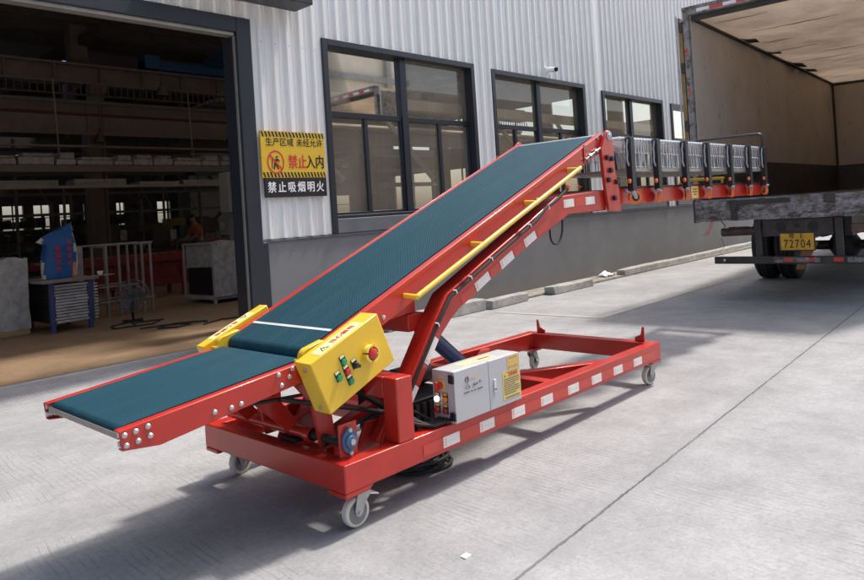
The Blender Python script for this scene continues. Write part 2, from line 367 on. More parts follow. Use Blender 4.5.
def truck_lining():
    m, N, L, b = node_mat('scuffed_beige_lining'); v = objco(N, L)
    c = ramp(N, L, noise(N, L, 1.1, 6, .62, v, .3), [(.3, (.47, .41, .355)), (.7, (.59, .525, .46))])
    k = ramp(N, L, noise(N, L, 1, 9, .78, vec=objco(N, L, (7, 7, 3.2))), [(.60, 0.), (.64, 1.)])
    c = mixc(N, L, math_(N, L, 'MULTIPLY', k, .75), c, (.12, .075, .05))
    k2 = ramp(N, L, noise(N, L, 1, 7, .7, vec=objco(N, L, (9, 9, .6))), [(.60, 0.), (.70, 1.)])
    c = mixc(N, L, math_(N, L, 'MULTIPLY', k2, .35), c, (.22, .14, .09))
    L.new(c, b.inputs['Base Color']); b.inputs['Roughness'].default_value = .6; bump(N, L, b, noise(N, L, 4, 5, .6, v), .25, .02); return m
M['lining'] = truck_lining()
M['truck_out'] = plain('truck_beige_skin', (.66, .56, .42), .5, 0, .2, 3, wear=((.16, .10, .07), 6, .62))
M['kick'] = plain('dark_kick_plate', (.085, .078, .072), .55, .2, .3, 4, bmp=.15)
M['edge_grey'] = plain('worn_grey_edge', (.25, .235, .22), .6, .1, .3, 9, wear=((.09, .065, .05), 14, .54))
def glass_mat():
    m, N, L, b = node_mat('hazed_tinted_glass')
    out = [n for n in N if n.type == 'OUTPUT_MATERIAL'][0]
    N.remove(b)
    tt = N.new('ShaderNodeBsdfTransparent'); tt.inputs[0].default_value = (.90, .84, .74, 1)
    du = N.new('ShaderNodeBsdfDiffuse'); v = objco(N, L)
    L.new(ramp(N, L, noise(N, L, 1.3, 6, .65, v, .4), [(.3, (.42, .365, .285)), (.7, (.54, .475, .385))]), du.inputs[0])
    tr = N.new('ShaderNodeMixShader'); L.new(ramp(N, L, noise(N, L, .8, 5, .6, v), [(.3, .24), (.7, .40)]), tr.inputs[0]); L.new(tt.outputs[0], tr.inputs[1]); L.new(du.outputs[0], tr.inputs[2])  # tan diffuse layer put in for the hazy beige reflections in the panes
    gl = N.new('ShaderNodeBsdfGlossy'); gl.inputs['Color'].default_value = (.95, .90, .82, 1); gl.inputs['Roughness'].default_value = .03
    fr = N.new('ShaderNodeFresnel'); fr.inputs[0].default_value = 1.5
    bmpn = N.new('ShaderNodeBump'); bmpn.inputs['Strength'].default_value = .012; bmpn.inputs['Distance'].default_value = .02
    L.new(noise(N, L, .9, 2, .5, objco(N, L)), bmpn.inputs['Height']); L.new(bmpn.outputs[0], gl.inputs['Normal'])
    mx = N.new('ShaderNodeMixShader'); L.new(math_(N, L, 'MULTIPLY_ADD', fr.outputs[0], 1.0, .03), mx.inputs[0]); L.new(tr.outputs[0], mx.inputs[1]); L.new(gl.outputs[0], mx.inputs[2])
    L.new(mx.outputs[0], out.inputs[0]); return m
M['glass'] = glass_mat()

def translucent(name, col, tcol):
    m, N, L, b = node_mat(name); out = [n for n in N if n.type == 'OUTPUT_MATERIAL'][0]; v = objco(N, L)
    t = N.new('ShaderNodeBsdfTranslucent'); n_ = noise(N, L, 1.2, 7, .68, v, .4); L.new(ramp(N, L, n_, [(.3, tuple(c*.6 for c in tcol)), (.7, tcol)]), t.inputs[0])
    L.new(ramp(N, L, n_, [(.3, tuple(c*.7 for c in col)), (.7, col)]), b.inputs['Base Color']); b.inputs['Roughness'].default_value = .7
    mx = N.new('ShaderNodeAddShader'); L.new(b.outputs[0], mx.inputs[0]); L.new(t.outputs[0], mx.inputs[1]); L.new(mx.outputs[0], out.inputs[0]); return m
# ------------------------------------------------------------------ ground
mb = MB(); mb.quad((-150, -150, 0), (250, -150, 0), (250, 6.598, 0), (-150, 6.598, 0))
mb.quad((-150, 6.598, 0), (4.33, 6.598, 0), (4.33, 7.42, 0), (-150, 7.42, 0))
mb.quad((-150, 7.42, -.006), (250, 7.42, -.006), (250, 200, -.006), (-150, 200, -.006))
structure(mb.build('ground', M['ground'], smooth=0))
mb = MB(); mb.quad((-12, 7.40, .004), (26, 7.40, .004), (26, 27.2, .004), (-12, 27.2, .004)); structure(mb.build('factory_floor', M['floor'], smooth=0))
mb = MB(); mb.box(5.0, 25, 6.12, 6.592, -.02, .03); structure(mb.build('sandy_verge', M['soil'], smooth=0))
mb = MB()
mb.quad((7.285, 4.225, .004), (7.365, 4.225, .004), (7.30, 5.75, .004), (7.215, 5.75, .004))
mb.quad((7.37, 4.225, .004), (13.6, 4.21, .004), (13.6, 4.29, .004), (7.37, 4.305, .004))
structure(mb.build('road_marking', M['line'], smooth=0))

# concrete kerb blocks along the foot of the wall
def kerb(x0, x1, y0, w, h, label, tilt=0):
    mb = MB((x0, y0, 0)); n = max(2, int((x1-x0)/.35)); rnd = random.Random(int(x0*10))
    prof = lambda x: [(y0+rnd.uniform(-.008, .008), 0), (y0+.012+rnd.uniform(-.01, .01), h+rnd.uniform(-.012, .006)), (y0+w, h+rnd.uniform(-.01, .008)), (y0+w, 0)]
    vs = []; fs = []
    for i in range(n+1):
        x = x0+(x1-x0)*i/n; vs += [(x+(rnd.uniform(-.02, .02) if i in (0, n) else 0), q[0]+tilt*(x-x0), q[1]) for q in prof(x)]
    for i in range(n):
        for k in range(4): fs.append((i*4+k, i*4+(k+1) % 4, i*4+4+(k+1) % 4, i*4+4+k))
    fs += [(3, 2, 1, 0), tuple(n*4+k for k in range(4))]
    mb.add(vs, fs); o = mb.build('kerb_block', M['kerb'], loc=(x0, y0, 0), bevel=.012, smooth=30)
    tag(o, label, 'kerb', 'concrete kerb blocks along the factory wall'); return o
kerb(5.55, 7.36, 6.0, .17, .155, 'longer grey concrete kerb block nearest the conveyor arm')
kerb(7.42, 8.32, 5.93, .17, .125, 'broken pale kerb block crumbling at one end next to the gap', .06)
kerb(8.95, 10.1, 5.96, .19, .12, 'short loose kerb block lying alone between two gaps')
kerb(11.45, 22.5, 6.12, .18, .12, 'long unbroken kerb run leading to the truck', .012)
rb = MB((11.2, 6.35, .03)); rr = random.Random(3)
vs = []
for i in range(9):
    for j in range(5): vs.append((11.05+i*.045, 6.28+j*.05, .035+.07*math.sin(i*.5)*math.sin(j*.8)+rr.uniform(0, .03)))
rb.add(vs, [(i*5+j, i*5+j+1, i*5+j+6, i*5+j+5) for i in range(8) for j in range(4)])
o = rb.build('plastic_sheet_scrap', M['white_ink'], loc=(11.2, 6.35, .03)); o.modifiers.new('thick', 'SOLIDIFY').thickness = .003
tag(o, 'crumpled white plastic scrap on the sandy strip by the wall', 'litter')
rb = MB((2.06, 1.86, 0)); rb.box(2.04, 2.075, 1.845, 1.872, 0, .006)
tag(rb.build('paper_scrap', M['white_ink'], loc=(2.06, 1.86, 0)), 'tiny white paper scrap on the concrete in front of the base', 'litter')

# ------------------------------------------------------------------ factory building
FB = thing('factory_building', 'white ribbed metal factory with grey plinth and large open doorway', 'building', (4.33, 6.6, 0))
FO = (4.33, 6.6, 0)
WY = 6.60; WT = 7.2
def ribs(mb, x0, x1, z0, z1, step=.185):
    pts = [(x0, WY)]
    i = math.ceil((x0-.0)/step); x = i*step
    while x < x1-.02:
        for dx, dy in ((-.028, 0), (-.012, -.028), (.012, -.028), (.028, 0), (.078, 0), (.084, -.006), (.104, -.006), (.110, 0)):
            if x0+.002 < x+dx < x1-.002: pts.append((x+dx, WY+dy))
        x += step
    pts.append((x1, WY))
    for (xa, ya), (xb, yb) in zip(pts, pts[1:]): mb.quad((xa, ya, z0), (xb, yb, z0), (xb, yb, z1), (xa, ya, z1))
WIN = [(5.305, 8.125, 3.500), (8.535, 11.24, 3.475), (11.86, 14.40, 3.42), (14.80, 17.35, 3.385), (17.8, 20.3, 3.36)]
ZB = 1.17
mb = MB(FO)
ribs(mb, -8, 4.33, 3.565, WT); xs = 4.33
for a, b_, zt in WIN:
    ribs(mb, xs, a, ZB, WT); ribs(mb, a, b_, zt, WT); xs = b_
ribs(mb, xs, 25, ZB, WT)
wall = mb.build('ribbed_wall', M['sheet'], FB, smooth=25)
# screw heads
mb = MB(FO)
for k in range(20):
    x = 4.46+k*.185*1.0
    for z in (3.34, 4.25):
        if all(not (a-.05 < x < b_+.05 and z < zt) for a, b_, zt in WIN): mb.cyl((x, WY-.001, z), (x, WY-.012, z), .011, 8)
mb.split('screw', M['dark_steel'], wall)
mb = MB(FO); mb.box(4.40, 25, 6.602, 6.80, -.02, 1.135); mb.build('plinth_wall', M['plinth'], FB)
mb = MB(FO); mb.box(4.335, 25, 6.585, 6.70, 1.137, 1.168); mb.build('flashing', M['frame_light'], FB, bevel=.004)
mb = MB(FO)   # inner backing: lining behind the ribbed sheet, and the end walls and back wall
def wallbox(mb, x0, x1, z0, z1): mb.box(x0, x1, 6.64, 6.655, z0, z1)
wallbox(mb, -8, 4.30, 3.57, WT); xs = 4.41
for a, b_, zt in WIN:
    wallbox(mb, xs, a, ZB, WT); wallbox(mb, a, b_, zt, WT); xs = b_
wallbox(mb, xs, 25, ZB, WT)
mb.box(24.98, 25.1, 6.66, 27, -.02, 1.3); mb.box(24.98, 25.1, 6.66, 27, 3.3, 4.3); mb.box(24.98, 25.1, 6.66, 27, 5.6, WT)
for y in range(7): mb.box(24.985, 25.095, 6.66+y*3.2, 7.3+y*3.2, 1.302, 3.298); mb.box(24.985, 25.095, 6.66+y*3.2, 7.3+y*3.2, 4.302, 5.598); mb.box(25.0, 25.06, 8.5+y*3.2, 8.56+y*3.2, 1.302, 3.298); mb.box(25.0, 25.06, 8.5+y*3.2, 8.56+y*3.2, 4.302, 5.598)  # end-wall openings added as bright patches behind the front windows
mb.box(24.985, 25.095, 26.4, 27, 1.302, 5.598); mb.box(-8.1, -7.98, 6.6, 27, -.02, WT)
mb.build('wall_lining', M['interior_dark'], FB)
mb = MB(FO)   # door frame: jamb, header with roller-door track
mb.box(4.15, 4.325, 6.56, 6.86, 0, 3.56); mb.box(-8, 4.148, 6.56, 6.86, 3.40, 3.56)
mb.box(4.327, 4.40, 6.575, 6.80, 0, 1.136)
fr = mb.build('door_frame', M['frame'], FB, bevel=.006)
mb = MB(FO); mb.box(-8, 4.14, 6.60, 6.72, 3.365, 3.398); mb.box(4.132, 4.148, 6.60, 6.63, 0, 3.36); mb.build('door_trim', M['tube_steel'], fr)
# windows
for a, b_, zt in WIN:
    z0 = 1.385; mb = MB(FO); y0, y1 = 6.565, 6.80; t = .075
    mb.box(a, a+t, y0, y1, ZB, zt); mb.box(b_-t, b_, y0, y1, ZB, zt); mb.box(a+t, b_-t, y0, y1, zt-t, zt); mb.box(a+t, b_-t, 6.61, y1, z0-.04, z0)
    c = (a+b_)/2; ya, yb = 6.675, 6.745; zt2 = 2.62
    mb.box(c-.055, c+.055, 6.655, 6.765, z0, zt-t); mb.box(a+t, c-.055, ya, yb, zt2-.035, zt2+.035); mb.box(c+.055, b_-t, ya, yb, zt2-.035, zt2+.035)
    for l, r in ((a+t, c-.055), (c+.055, b_-t)):
        m_ = (l+r)/2; mb.box(m_-.03, m_+.03, 6.68, 6.74, z0, zt2-.035)
        mb.box(l, l+.03, 6.68, 6.74, z0, zt2-.035); mb.box(r-.03, r, 6.68, 6.74, z0, zt2-.035)
        mb.box(l+.03, m_-.03, 6.68, 6.74, z0, z0+.035); mb.box(m_+.03, r-.03, 6.68, 6.74, z0, z0+.035)
    w = mb.build('window', M['frame'], FB, bevel=.004)
    mb = MB(FO); mb.box(a+.002, b_-.002, 6.575, 6.64, ZB+.002, z0-.042); mb.build('sill', M['frame_light'], w, bevel=.005)
    for l, r in ((a+t, c-.055), (c+.055, b_-t)):
        m_ = (l+r)/2
        for q in ((l, r, zt2+.035, zt-t), (l+.03, m_-.03, z0+.035, zt2-.035), (m_+.03, r-.03, z0+.035, zt2-.035)):
            mb = MB(FO); mb.quad((q[0], 6.71, q[2]), (q[1], 6.71, q[2]), (q[1], 6.71, q[3]), (q[0], 6.71, q[3])); mb.build('pane', M['glass'], w, smooth=0)
# girts, pipes and braces just behind the windows
mb = MB(FO); pale = plain('pale_steel', (.50, .46, .40), .6, 0, .15, 3)
for z in (2.95, 4.1): mb.box(5.3, 24.5, 7.62, 7.74, z, z+.16)
for x in (6.2, 9.9, 13.3, 16.6): mb.box(x, x+.16, 7.76, 7.92, .01, 6.2)
for x in (5.4, 7.35, 10.3, 12.4, 15.2): mb.beam((x, 8.0, 3.1), (x+1.3, 8.0, 1.9), .05, .07)
mb.split('girt', pale, FB)
mb = MB(FO); mb.tube([(5.8, 8.3, 2.75), (24, 8.3, 2.75)], .04, 8); mb.tube([(5.8, 8.4, 3.25), (24, 8.4, 3.25)], .025, 8); mb.build('wall_pipe', pale, FB)
# roof; unseen front bay opening added to throw a sun patch on the floor
mb = MB(FO); RZ = 6.55
mb.box(-8, 25, 8.12, 10, RZ, RZ+.08); mb.box(-8, 25, 11.5, 13.2, RZ, RZ+.08); mb.box(-8, 25, 15.4, 22.2, RZ, RZ+.08); mb.box(-8, 7.55, 22.202, 24.4, RZ, RZ+.08); mb.box(8.6, 25, 22.202, 24.4, RZ, RZ+.08); mb.box(-8, 25, 24.402, 27, RZ, RZ+.08); mb.box(24, 25, 6.66, 8.118, RZ, RZ+.08); mb.box(-8, -2.5, 6.66, 8.118, RZ, RZ+.08)
for x in (-2.2, 1.5, 5.2, 9.0, 12.7, 16.4, 20.1): mb.box(x, x+.06, 6.66, 8.118, RZ-.12, RZ-.002)
mb.build('roof', M['roof'], FB)
mb = MB(FO); mb.quad((-8, 10.002, RZ+.04), (25, 10.002, RZ+.04), (25, 11.498, RZ+.04), (-8, 11.498, RZ+.04)); mb.quad((-8, 13.202, RZ+.04), (25, 13.202, RZ+.04), (25, 15.398, RZ+.04), (-8, 15.398, RZ+.04))
mb.split('added_skylight', translucent('added_skylight_sheet', (.60, .50, .38), (.15, .115, .085)), FB, smooth=0)  # unseen translucent strips added to brighten the hall
# back wall with strip windows
BY = 27.0; bw = [(-2.5, -1.4), (-.9, .2), (1.5, 2.6), (3.2, 4.3), (5.0, 6.2), (7.58, 8.22), (8.55, 9.08), (9.40, 10.25), (10.7, 11.1), (11.42, 11.72), (13.02, 13.56), (15.5, 17.0), (18.5, 20), (21, 23)]
mb = MB(FO); mb.box(-8, 25, BY, BY+.12, -.02, 1.62); mb.box(-8, 25, BY, BY+.12, 2.46, 5.1); mb.box(-8, 25, BY, BY+.12, 5.75, WT); xs = -8
for a, b_ in bw: mb.box(xs, a, BY, BY+.12, 1.622, 2.458); xs = b_
mb.box(xs, 25, BY, BY+.12, 1.622, 2.458); xs = -8
for a, b_ in ((-6, -1), (3.6, 4.1), (5.3, 6.0), (15, 17)): mb.box(xs, a, BY, BY+.12, 5.102, 5.748); xs = b_
mb.box(xs, 25, BY, BY+.12, 5.102, 5.748)
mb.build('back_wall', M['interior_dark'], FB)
mb = MB(FO)
for a, b_ in bw:
    c = (a+b_)/2; mb.box(c-.02, c+.02, BY+.02, BY+.08, 1.622, 2.458); mb.box(a, c-.022, BY+.03, BY+.07, 2.0, 2.03); mb.box(c+.022, b_, BY+.03, BY+.07, 2.0, 2.03)
mb.build('window_bar', M['interior_dark'], FB)
mb = MB(FO); mb.box(13.75, 18.3, 25.9, 26.0, 0, 4.3); mb.build('partition', M['interior_wall'], FB)
# columns, crane runway and mezzanine beams
CY = 18.0
for x in (-6.0, .4, 6.95, 13.4, 19.8):
    mb = MB(FO); w = .40
    mb.box(x, x+.03, CY-.2, CY+.2, 0, 4.95); mb.box(x+w-.03, x+w, CY-.2, CY+.2, 0, 4.95); mb.box(x+.03, x+w-.03, CY-.015, CY+.015, 0, 4.95)
    mb.prism([(CY-.55, 4.95), (CY+.2, 4.95), (CY+.2, 4.55), (CY-.2, 4.55)], 'x', x, x+w)
    mb.box(x-.12, x+.28, CY+.25, CY+.6, 4.96, RZ)
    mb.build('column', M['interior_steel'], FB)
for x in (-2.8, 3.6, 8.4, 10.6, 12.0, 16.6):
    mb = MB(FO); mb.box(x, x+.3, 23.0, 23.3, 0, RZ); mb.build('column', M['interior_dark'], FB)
mb = MB(FO)   # crane runway girder with stiffeners
mb.box(-8, 25, CY-.42, CY-.12, 5.40, 5.46); mb.box(-8, 25, CY-.42, CY-.12, 4.96, 5.02); mb.box(-8, 25, CY-.28, CY-.26, 5.02, 5.40)
x = -7.6
while x < 24.8: mb.box(x, x+.035, CY-.41, CY-.282, 5.02, 5.40); x += 1.06
mb.build('crane_runway', M['interior_steel'], FB)
mb = MB(FO); mb.box(-8, 25, CY-.15, CY+.12, 3.80, 4.60); mb.box(-8, 25, CY-.22, CY-.151, 4.52, 4.6); mb.box(-8, 25, CY-.22, CY-.151, 3.76, 3.83); mb.build('tie_beam', M['interior_steel'], FB)
mb = MB(FO)   # busbar rail with fine hangers under the girder
mb.box(-8, 25, CY-.5, CY-.46, 4.66, 4.7); x = -8
while x < 25: mb.box(x, x+.03, CY-.49, CY-.47, 4.70, 4.95); x += .16
mb.build('busbar_rail', M['interior_dark'], FB)
mb = MB(FO); mb.tube([(-8, CY-.6, 4.25), (25, CY-.6, 4.12)], .035, 8); mb.build('fire_pipe', plain('dull_red_pipe', (.10, .025, .02), .6), FB)
mb = MB(FO)   # hanging rods
for x in (6.0, 9.3, 11.4): mb.tube([(x, CY-.8, 4.95), (x+.05, CY-.8, 3.2)], .018, 6)
mb.build('hanging_rod', M['tube_steel'], FB)
# mezzanine edge stacked with wrapped profile bundles
mb = MB(FO); mb.box(-8, 13.5, CY-1.9, CY-1.7, 2.72, 2.86); mb.box(-8, 13.5, CY-1.9, CY-1.75, 3.26, 3.30); mb.build('mezzanine_edge', M['interior_steel'], FB)
mb = MB(FO); rnd = random.Random(11); x = -7.5
while x < 13.2:
    l = rnd.uniform(.35, .9); h = rnd.uniform(.10, .2)
    mb.box(x, x+l, CY-1.8, CY-1.2, 2.87, 2.87+h); mb.box(x+.1, x+l, CY-1.75, CY-1.25, 2.875+h, 2.87+h+rnd.uniform(.06, .16)); x += l+.04
mb.build('stored_bundles', M['wrap'], FB, bevel=.03)
mb = MB(FO); rnd = random.Random(17); x = -7.5   # second, lower row of bundles and loose bars
mb.box(-8, 13.5, CY-1.9, CY-1.75, 2.36, 2.42)
while x < 13.2:
    l = rnd.uniform(.5, 1.6); zz = 2.421
    for k in range(rnd.randint(1, 3)): h = rnd.uniform(.03, .09); mb.box(x+rnd.uniform(0, .15), x+l, CY-1.85, CY-1.3, zz, zz+h); zz += h+.001
    x += l+rnd.uniform(.02, .35)
mb.build('stored_bars', M['tube_steel'], FB, bevel=.006)
mb = MB(FO)
for k in range(26): x = -2+k*.62+rnd.uniform(-.2, .2); y = CY+1.2+rnd.uniform(0, 3); mb.box(x, x+rnd.uniform(.03, .07), y, y+.06, rnd.uniform(.0, 1.0), rnd.uniform(2.2, 4.2))
for z in (1.9, 2.45, 3.0, 3.55): mb.box(-8, 13, CY+2.5, CY+2.6, z, z+.07)
mb.build('rack_post', M['interior_steel'], FB)
for x, y, z in ((7.6, 15.2, 4.35), (6.5, 16.0, 3.35), (9.8, 16.0, 3.45), (11.0, 20.5, 3.0)):
    mb = MB(FO); mb.lathe([(0, .17), (.16, .09), (.22, .04), (.30, .03)], (x, y, z), (0, 0, 1), 14); mb.tube([(x, y, z+.3), (x, y, z+.9)], .008, 5); mb.build('hanging_lamp', M['black'], FB)
mb = MB(FO); mb.box(13.6, 13.75, 25.9, 26.0, 0, 4.5); mb.box(-8, 14, 20.8, 20.9, 3.0, 3.08)
for k in range(14): mb.tube([(-6+k*1.4, 20.85, 3.0), (-6+k*1.4+.5, 20.85, 2.0)], .02, 5)
mb.build('conduit', M['interior_steel'], FB)
mb = MB(FO)   # cross bracing on the far column line
for x in (8.7, 12.2): mb.beam((x, 22.9, .6), (x+3.2, 22.9, 3.9), .09, .09); mb.beam((x, 22.8, 3.9), (x+3.2, 22.8, .6), .09, .09)
mb.box(-8, 25, 22.85, 23.0, 3.3, 3.42); mb.box(-8, 25, 22.85, 23.0, 4.0, 4.3); mb.box(-8, 25, 22.7, 22.84, 2.6, 2.78)
mb.build('cross_brace', M['interior_dark'], FB)
mb = MB(FO)
for k in (0, 1, 2, 3, 4, 6): mb.box(-8, 25, 9.5+k*2.5, 9.65+k*2.5, RZ-.26, RZ-.002)
for x in (-6, .4, 7, 13.4, 19.8): mb.prism([(7.0, RZ-.27), (27, RZ-.27), (27, RZ-.75), (17, RZ-.45), (7.0, RZ-.75)], 'x', x, x+.22)
mb.build('roof_beam', M['interior_dark'], FB)
# the dark slab canopy over the doorway
mb = MB((4.7, 6.6, 3.7)); mb.box(3.2, 4.93, 6.22, 6.555, 3.735, 3.86); mb.box(3.25, 4.88, 6.25, 6.53, 3.862, 3.885)
tag(mb.build('canopy', M['frame'], loc=(4.7, 6.6, 3.7), bevel=.008), 'dark slab canopy fixed to the ribbed wall above the doorway corner', 'canopy')

# opposite workshop across the yard (seen mirrored in the glass)
OB = thing('workshop_building', 'long beige workshop facing the factory, mirrored in the window glass', 'building', (8, -16, 0))
OO = (8, -16, 0)
H0 = 15.0
mb = MB(OO); mb.box(-14, 32, -18.3, -18, 0, 1.2); mb.box(-14, 32, -18.3, -18, 3.2, 6.4); mb.box(-14, 32, -18.3, -18, 8.2, 11.0); mb.box(-14, 32, -18.3, -18, 12.4, H0)
x = -14
while x < 32: mb.box(x, x+1.4, -18.3, -18, 1.202, 3.198); mb.box(x, x+1.8, -18.3, -18, 6.402, 8.198); mb.box(x, x+2.4, -18.3, -18, 11.002, 12.398); x += 4
mb.build('wall', plain('beige_render', (.70, .60, .47), .85, 0, .12, 1), OB)
mb = MB(OO); x = -12
while x < 31: mb.box(x, x+.4, -17.99, -17.7, 0, H0-.1); x += 6
for z in (4.6, 9.4): mb.box(-14, 32, -17.98, -17.75, z, z+.35)
mb.split('pilaster', M['kerb'], OB)
mb = MB(OO); mb.box(-14, 32, -22, -17.6, H0+.002, H0+.2); mb.build('roof', M['roof'], OB)

# security camera over the second window
SC = thing('security_camera', 'small white bullet security camera mounted above the second window', 'camera', (10.03, 6.56, 3.58))
mb = MB(); mb.box(-.04, .04, -.01, .03, -.05, .07); mb.tube([(0, 0, 0), (0, -.10, .0)], .016, 8); mb.build('bracket', M['white_ink'], SC, bevel=.004)
mb = MB(); mb.cyl((.03, -.02, .03), (-.06, -.22, -.01), .042, 14); mb.build('camera_body', M['white_ink'], SC)
mb = MB(); mb.cyl((-.061, -.222, -.01), (-.064, -.228, -.012), .036, 14); mb.build('lens', M['black'], SC)

# ------------------------------------------------------------------ warning sign
SG = thing('warning_sign', 'yellow and black no entry sign with red Chinese lettering on the ribbed wall', 'sign', (4.79, 6.55, 1.62))
SO = (4.79, 6.55, 1.62); x0, x1, z0, z1 = 4.355, 5.222, 1.622, 2.352; zs = 1.838
mb = MB(SO); mb.box(x0, x1, 6.545, 6.566, zs, z1); mb.build('yellow_panel', plain('sign_yellow', (.70, .45, .035), .4, 0, .05, 4), SG)
mb = MB(SO); mb.box(x0+.025, x1, 6.545, 6.566, z0, zs-.001); mb.build('black_panel', M['ink_black'], SG)
mb = MB(SO)
for zb, zt in ((z1-.062, z1-.004), (zs+.004, zs+.062)):
    n = 19; w = (x1-x0)/n
    for k in range(n):
        a = x0+.004+k*w
        mb.add([(min(a+.022, x1-.002), 6.5435, zb), (min(a+.022+w*.5, x1-.002), 6.5435, zb), (min(a+w*.5, x1-.002), 6.5435, zt), (a, 6.5435, zt)], [(0, 1, 2, 3)])
mb.build('hazard_stripes', M['ink_black'], SG, smooth=0)
Q = lambda x, z: (x-SO[0], 6.5432-SO[1], z-SO[2])
letters('lettering', [('生产区域', .098, Q(4.60, 2.228), .012, .96), ('未经允许', .098, Q(5.01, 2.228), .012, .96)], M['ink_black'], SG)
letters('lettering', [('禁止', .165, Q(4.83, 2.005), .02, .80)], M['ink_red'], SG)
letters('lettering', [('入内', .165, Q(5.075, 2.005), .02, .80)], M['ink_black'], SG)
letters('lettering', [(ch, .128, Q(4.468+k*.1315, 1.725), .022, .88) for k, ch in enumerate('禁止吸烟明火')], M['white_ink'], SG)
mb = MB(SO); c = Vector((4.535, 6.5433, 2.01)); n = 32
vs = [];
for k in range(n):
    a = 2*math.pi*k/n; vs += [(c.x+.112*math.cos(a), c.y, c.z+.130*math.sin(a)), (c.x+.095*math.cos(a), c.y, c.z+.112*math.sin(a))]
mb.add(vs, [(2*k, 2*k+1, (2*k+3) % (2*n), (2*k+2) % (2*n)) for k in range(n)])
mb.add([(c.x-.085, c.y-.0012, c.z+.072), (c.x-.069, c.y-.0012, c.z+.086), (c.x+.085, c.y-.0012, c.z-.072), (c.x+.069, c.y-.0012, c.z-.086)], [(0, 1, 2, 3)])
mb.build('prohibition_ring', M['ink_red'], SG, smooth=0)
mb = MB(SO); P = lambda l: mb.add([(c.x+x, c.y-.0003, c.z+z) for x, z in l], [tuple(range(len(l)))])
P([(.0, .062), (.018, .072), (.03, .058), (.02, .042), (.004, .046)]); P([(-.03, .03), (.035, .04), (.055, .005), (.045, -.002), (.03, .018), (.012, .0), (-.02, .0)])
P([(-.02, -.002), (.012, -.002), (.038, -.078), (.022, -.08), (-.003, -.03), (-.018, -.08), (-.034, -.08)]); P([(-.05, .05), (-.038, .05), (-.045, -.07), (-.055, -.07)])
mb.build('walking_figure', M['ink_black'], SG, smooth=0)
# ------------------------------------------------------------------ inclined loading conveyor
BO = (3.35, 2.94, 0)
BC = thing('belt_conveyor', 'long red inclined belt loading conveyor with teal belt on a wheeled base', 'conveyor', BO)
X0, X1, YN, YF, ZL, ZH = 1.885, 4.870, 2.360, 3.520, .182, .305
# base
mb = MB(BO)
t8 = .08; vs = []
for z in (ZL, ZH):
    vs += [(X0, YN, z), (X1, YN, z), (X1, YF, z), (X0, YF, z), (X0+t8, YN+t8, z), (X1-t8, YN+t8, z), (X1-t8, YF-t8, z), (X0+t8, YF-t8, z)]
fs = []
for i in range(4):
    j = (i+1) % 4; fs += [(i, j, 8+j, 8+i), (4+i, 12+i, 12+j, 4+j), (8+i, 8+j, 12+j, 12+i), (i, 4+i, 4+j, j)]
mb.add(vs, fs)
mb.box(3.50, 3.58, YN+.081, YF-.081, ZL+.004, ZH-.004); mb.box(2.62, 2.69, YN+.081, YF-.081, ZL+.004, ZH-.03)
mb.beam((3.585, 2.80, .245), (4.18, YN+.082, .245), .07, .10); mb.beam((3.585, 3.08, .245), (4.18, YF-.082, .245), .07, .10)
for x in (X0, X1-.16):
    for y in (YN, YF-.12):
        pts = [(x, ZL), (x+.16, ZL), (x+.135, ZL-.022), (x+.0, ZL-.022)] if x == X0 else [(x, ZL), (x+.16, ZL), (x+.16, ZL-.022), (x+.025, ZL-.022)]
        mb.prism(pts, 'y', y+.001, y+.119)
base = mb.build('base_frame', M['red'], BC, bevel=.006)
mb = MB(BO)
for y, s_ in ((2.46, 1), (3.41, -1)): mb.prism([(y, ZH), (y, ZH+.108), (y+s_*.014, ZH+.108), (y+s_*.028, ZH+.05), (y+s_*.075, ZH+.03), (y+s_*.075, ZH)], 'x', 4.822, 4.836)
mb.split('lug', M['red'], BC, bevel=.002)
# reflective tape on the near rail and the near arm
wx = [2.561, 2.841, 3.115, 3.393, 3.679, 3.953, 4.232, 4.51]; hw = .060
ty = YN-.0012
def rail_tape(a, b_, white):
    mb = MB(BO); mb.box(a, b_, ty-.0006, ty, .205, .258)
    if white:
        mb.mi = 1
        for k in range(3): mb.box(a+.010, a+.022, ty-.0012, ty-.0007, .213+k*.013, .222+k*.013)
        for k in range(5): mb.box(a+.032+k*.0168, a+.040+k*.0168, ty-.0012, ty-.0007, .228, .231)
        mb.build('white_tape', [M['tape_white'], M['ink_orange']], BC, smooth=0)
    else: mb.build('red_tape', M['tape_red'], BC, smooth=0)
x = 2.36
for c in wx: rail_tape(x+.001, c-hw-.001, False); rail_tape(c-hw, c+hw, True); x = c+hw
rail_tape(x+.001, 4.77, False)
# arms
U = [(2.245, .27), (2.636, .789), (2.749, .919), (3.123, 1.083), (3.555, 1.267), (3.85, 1.400), (4.38, 1.430)]
Lw = [(4.465, 1.288), (3.984, 1.285), (3.734, 1.189), (3.098, .961), (2.835, .826), (2.776, .788), (2.682, .709), (2.32, .27)]
for (ya, yb) in ((2.50, 2.61), (3.13, 3.24)):
    mb = MB(BO); mb.prism(U+[(4.465, 1.430)]+Lw, 'y', ya, yb); mb.build('lifting_arm', M['red'], BC, bevel=.006)
def arm_tape(mb, a, b_, w, y=2.4985):
    a = Vector((a[0], y, a[1])); b_ = Vector((b_[0], y, b_[1])); d = (b_-a).normalized(); n = Vector((-d.z, 0, d.x))*w*.5
    mb.add([a-n, b_-n, b_+n, a+n], [(0, 1, 2, 3)])
segw = [((2.412, .42), (2.476, .50)), ((2.552, .595), (2.642, .71)), ((2.985, .922), (3.11, .979)), ((3.22, 1.022), (3.345, 1.077)), ((3.465, 1.128), (3.585, 1.178)), ((3.92, 1.352), (4.045, 1.358)), ((4.19, 1.362), (4.31, 1.366))]
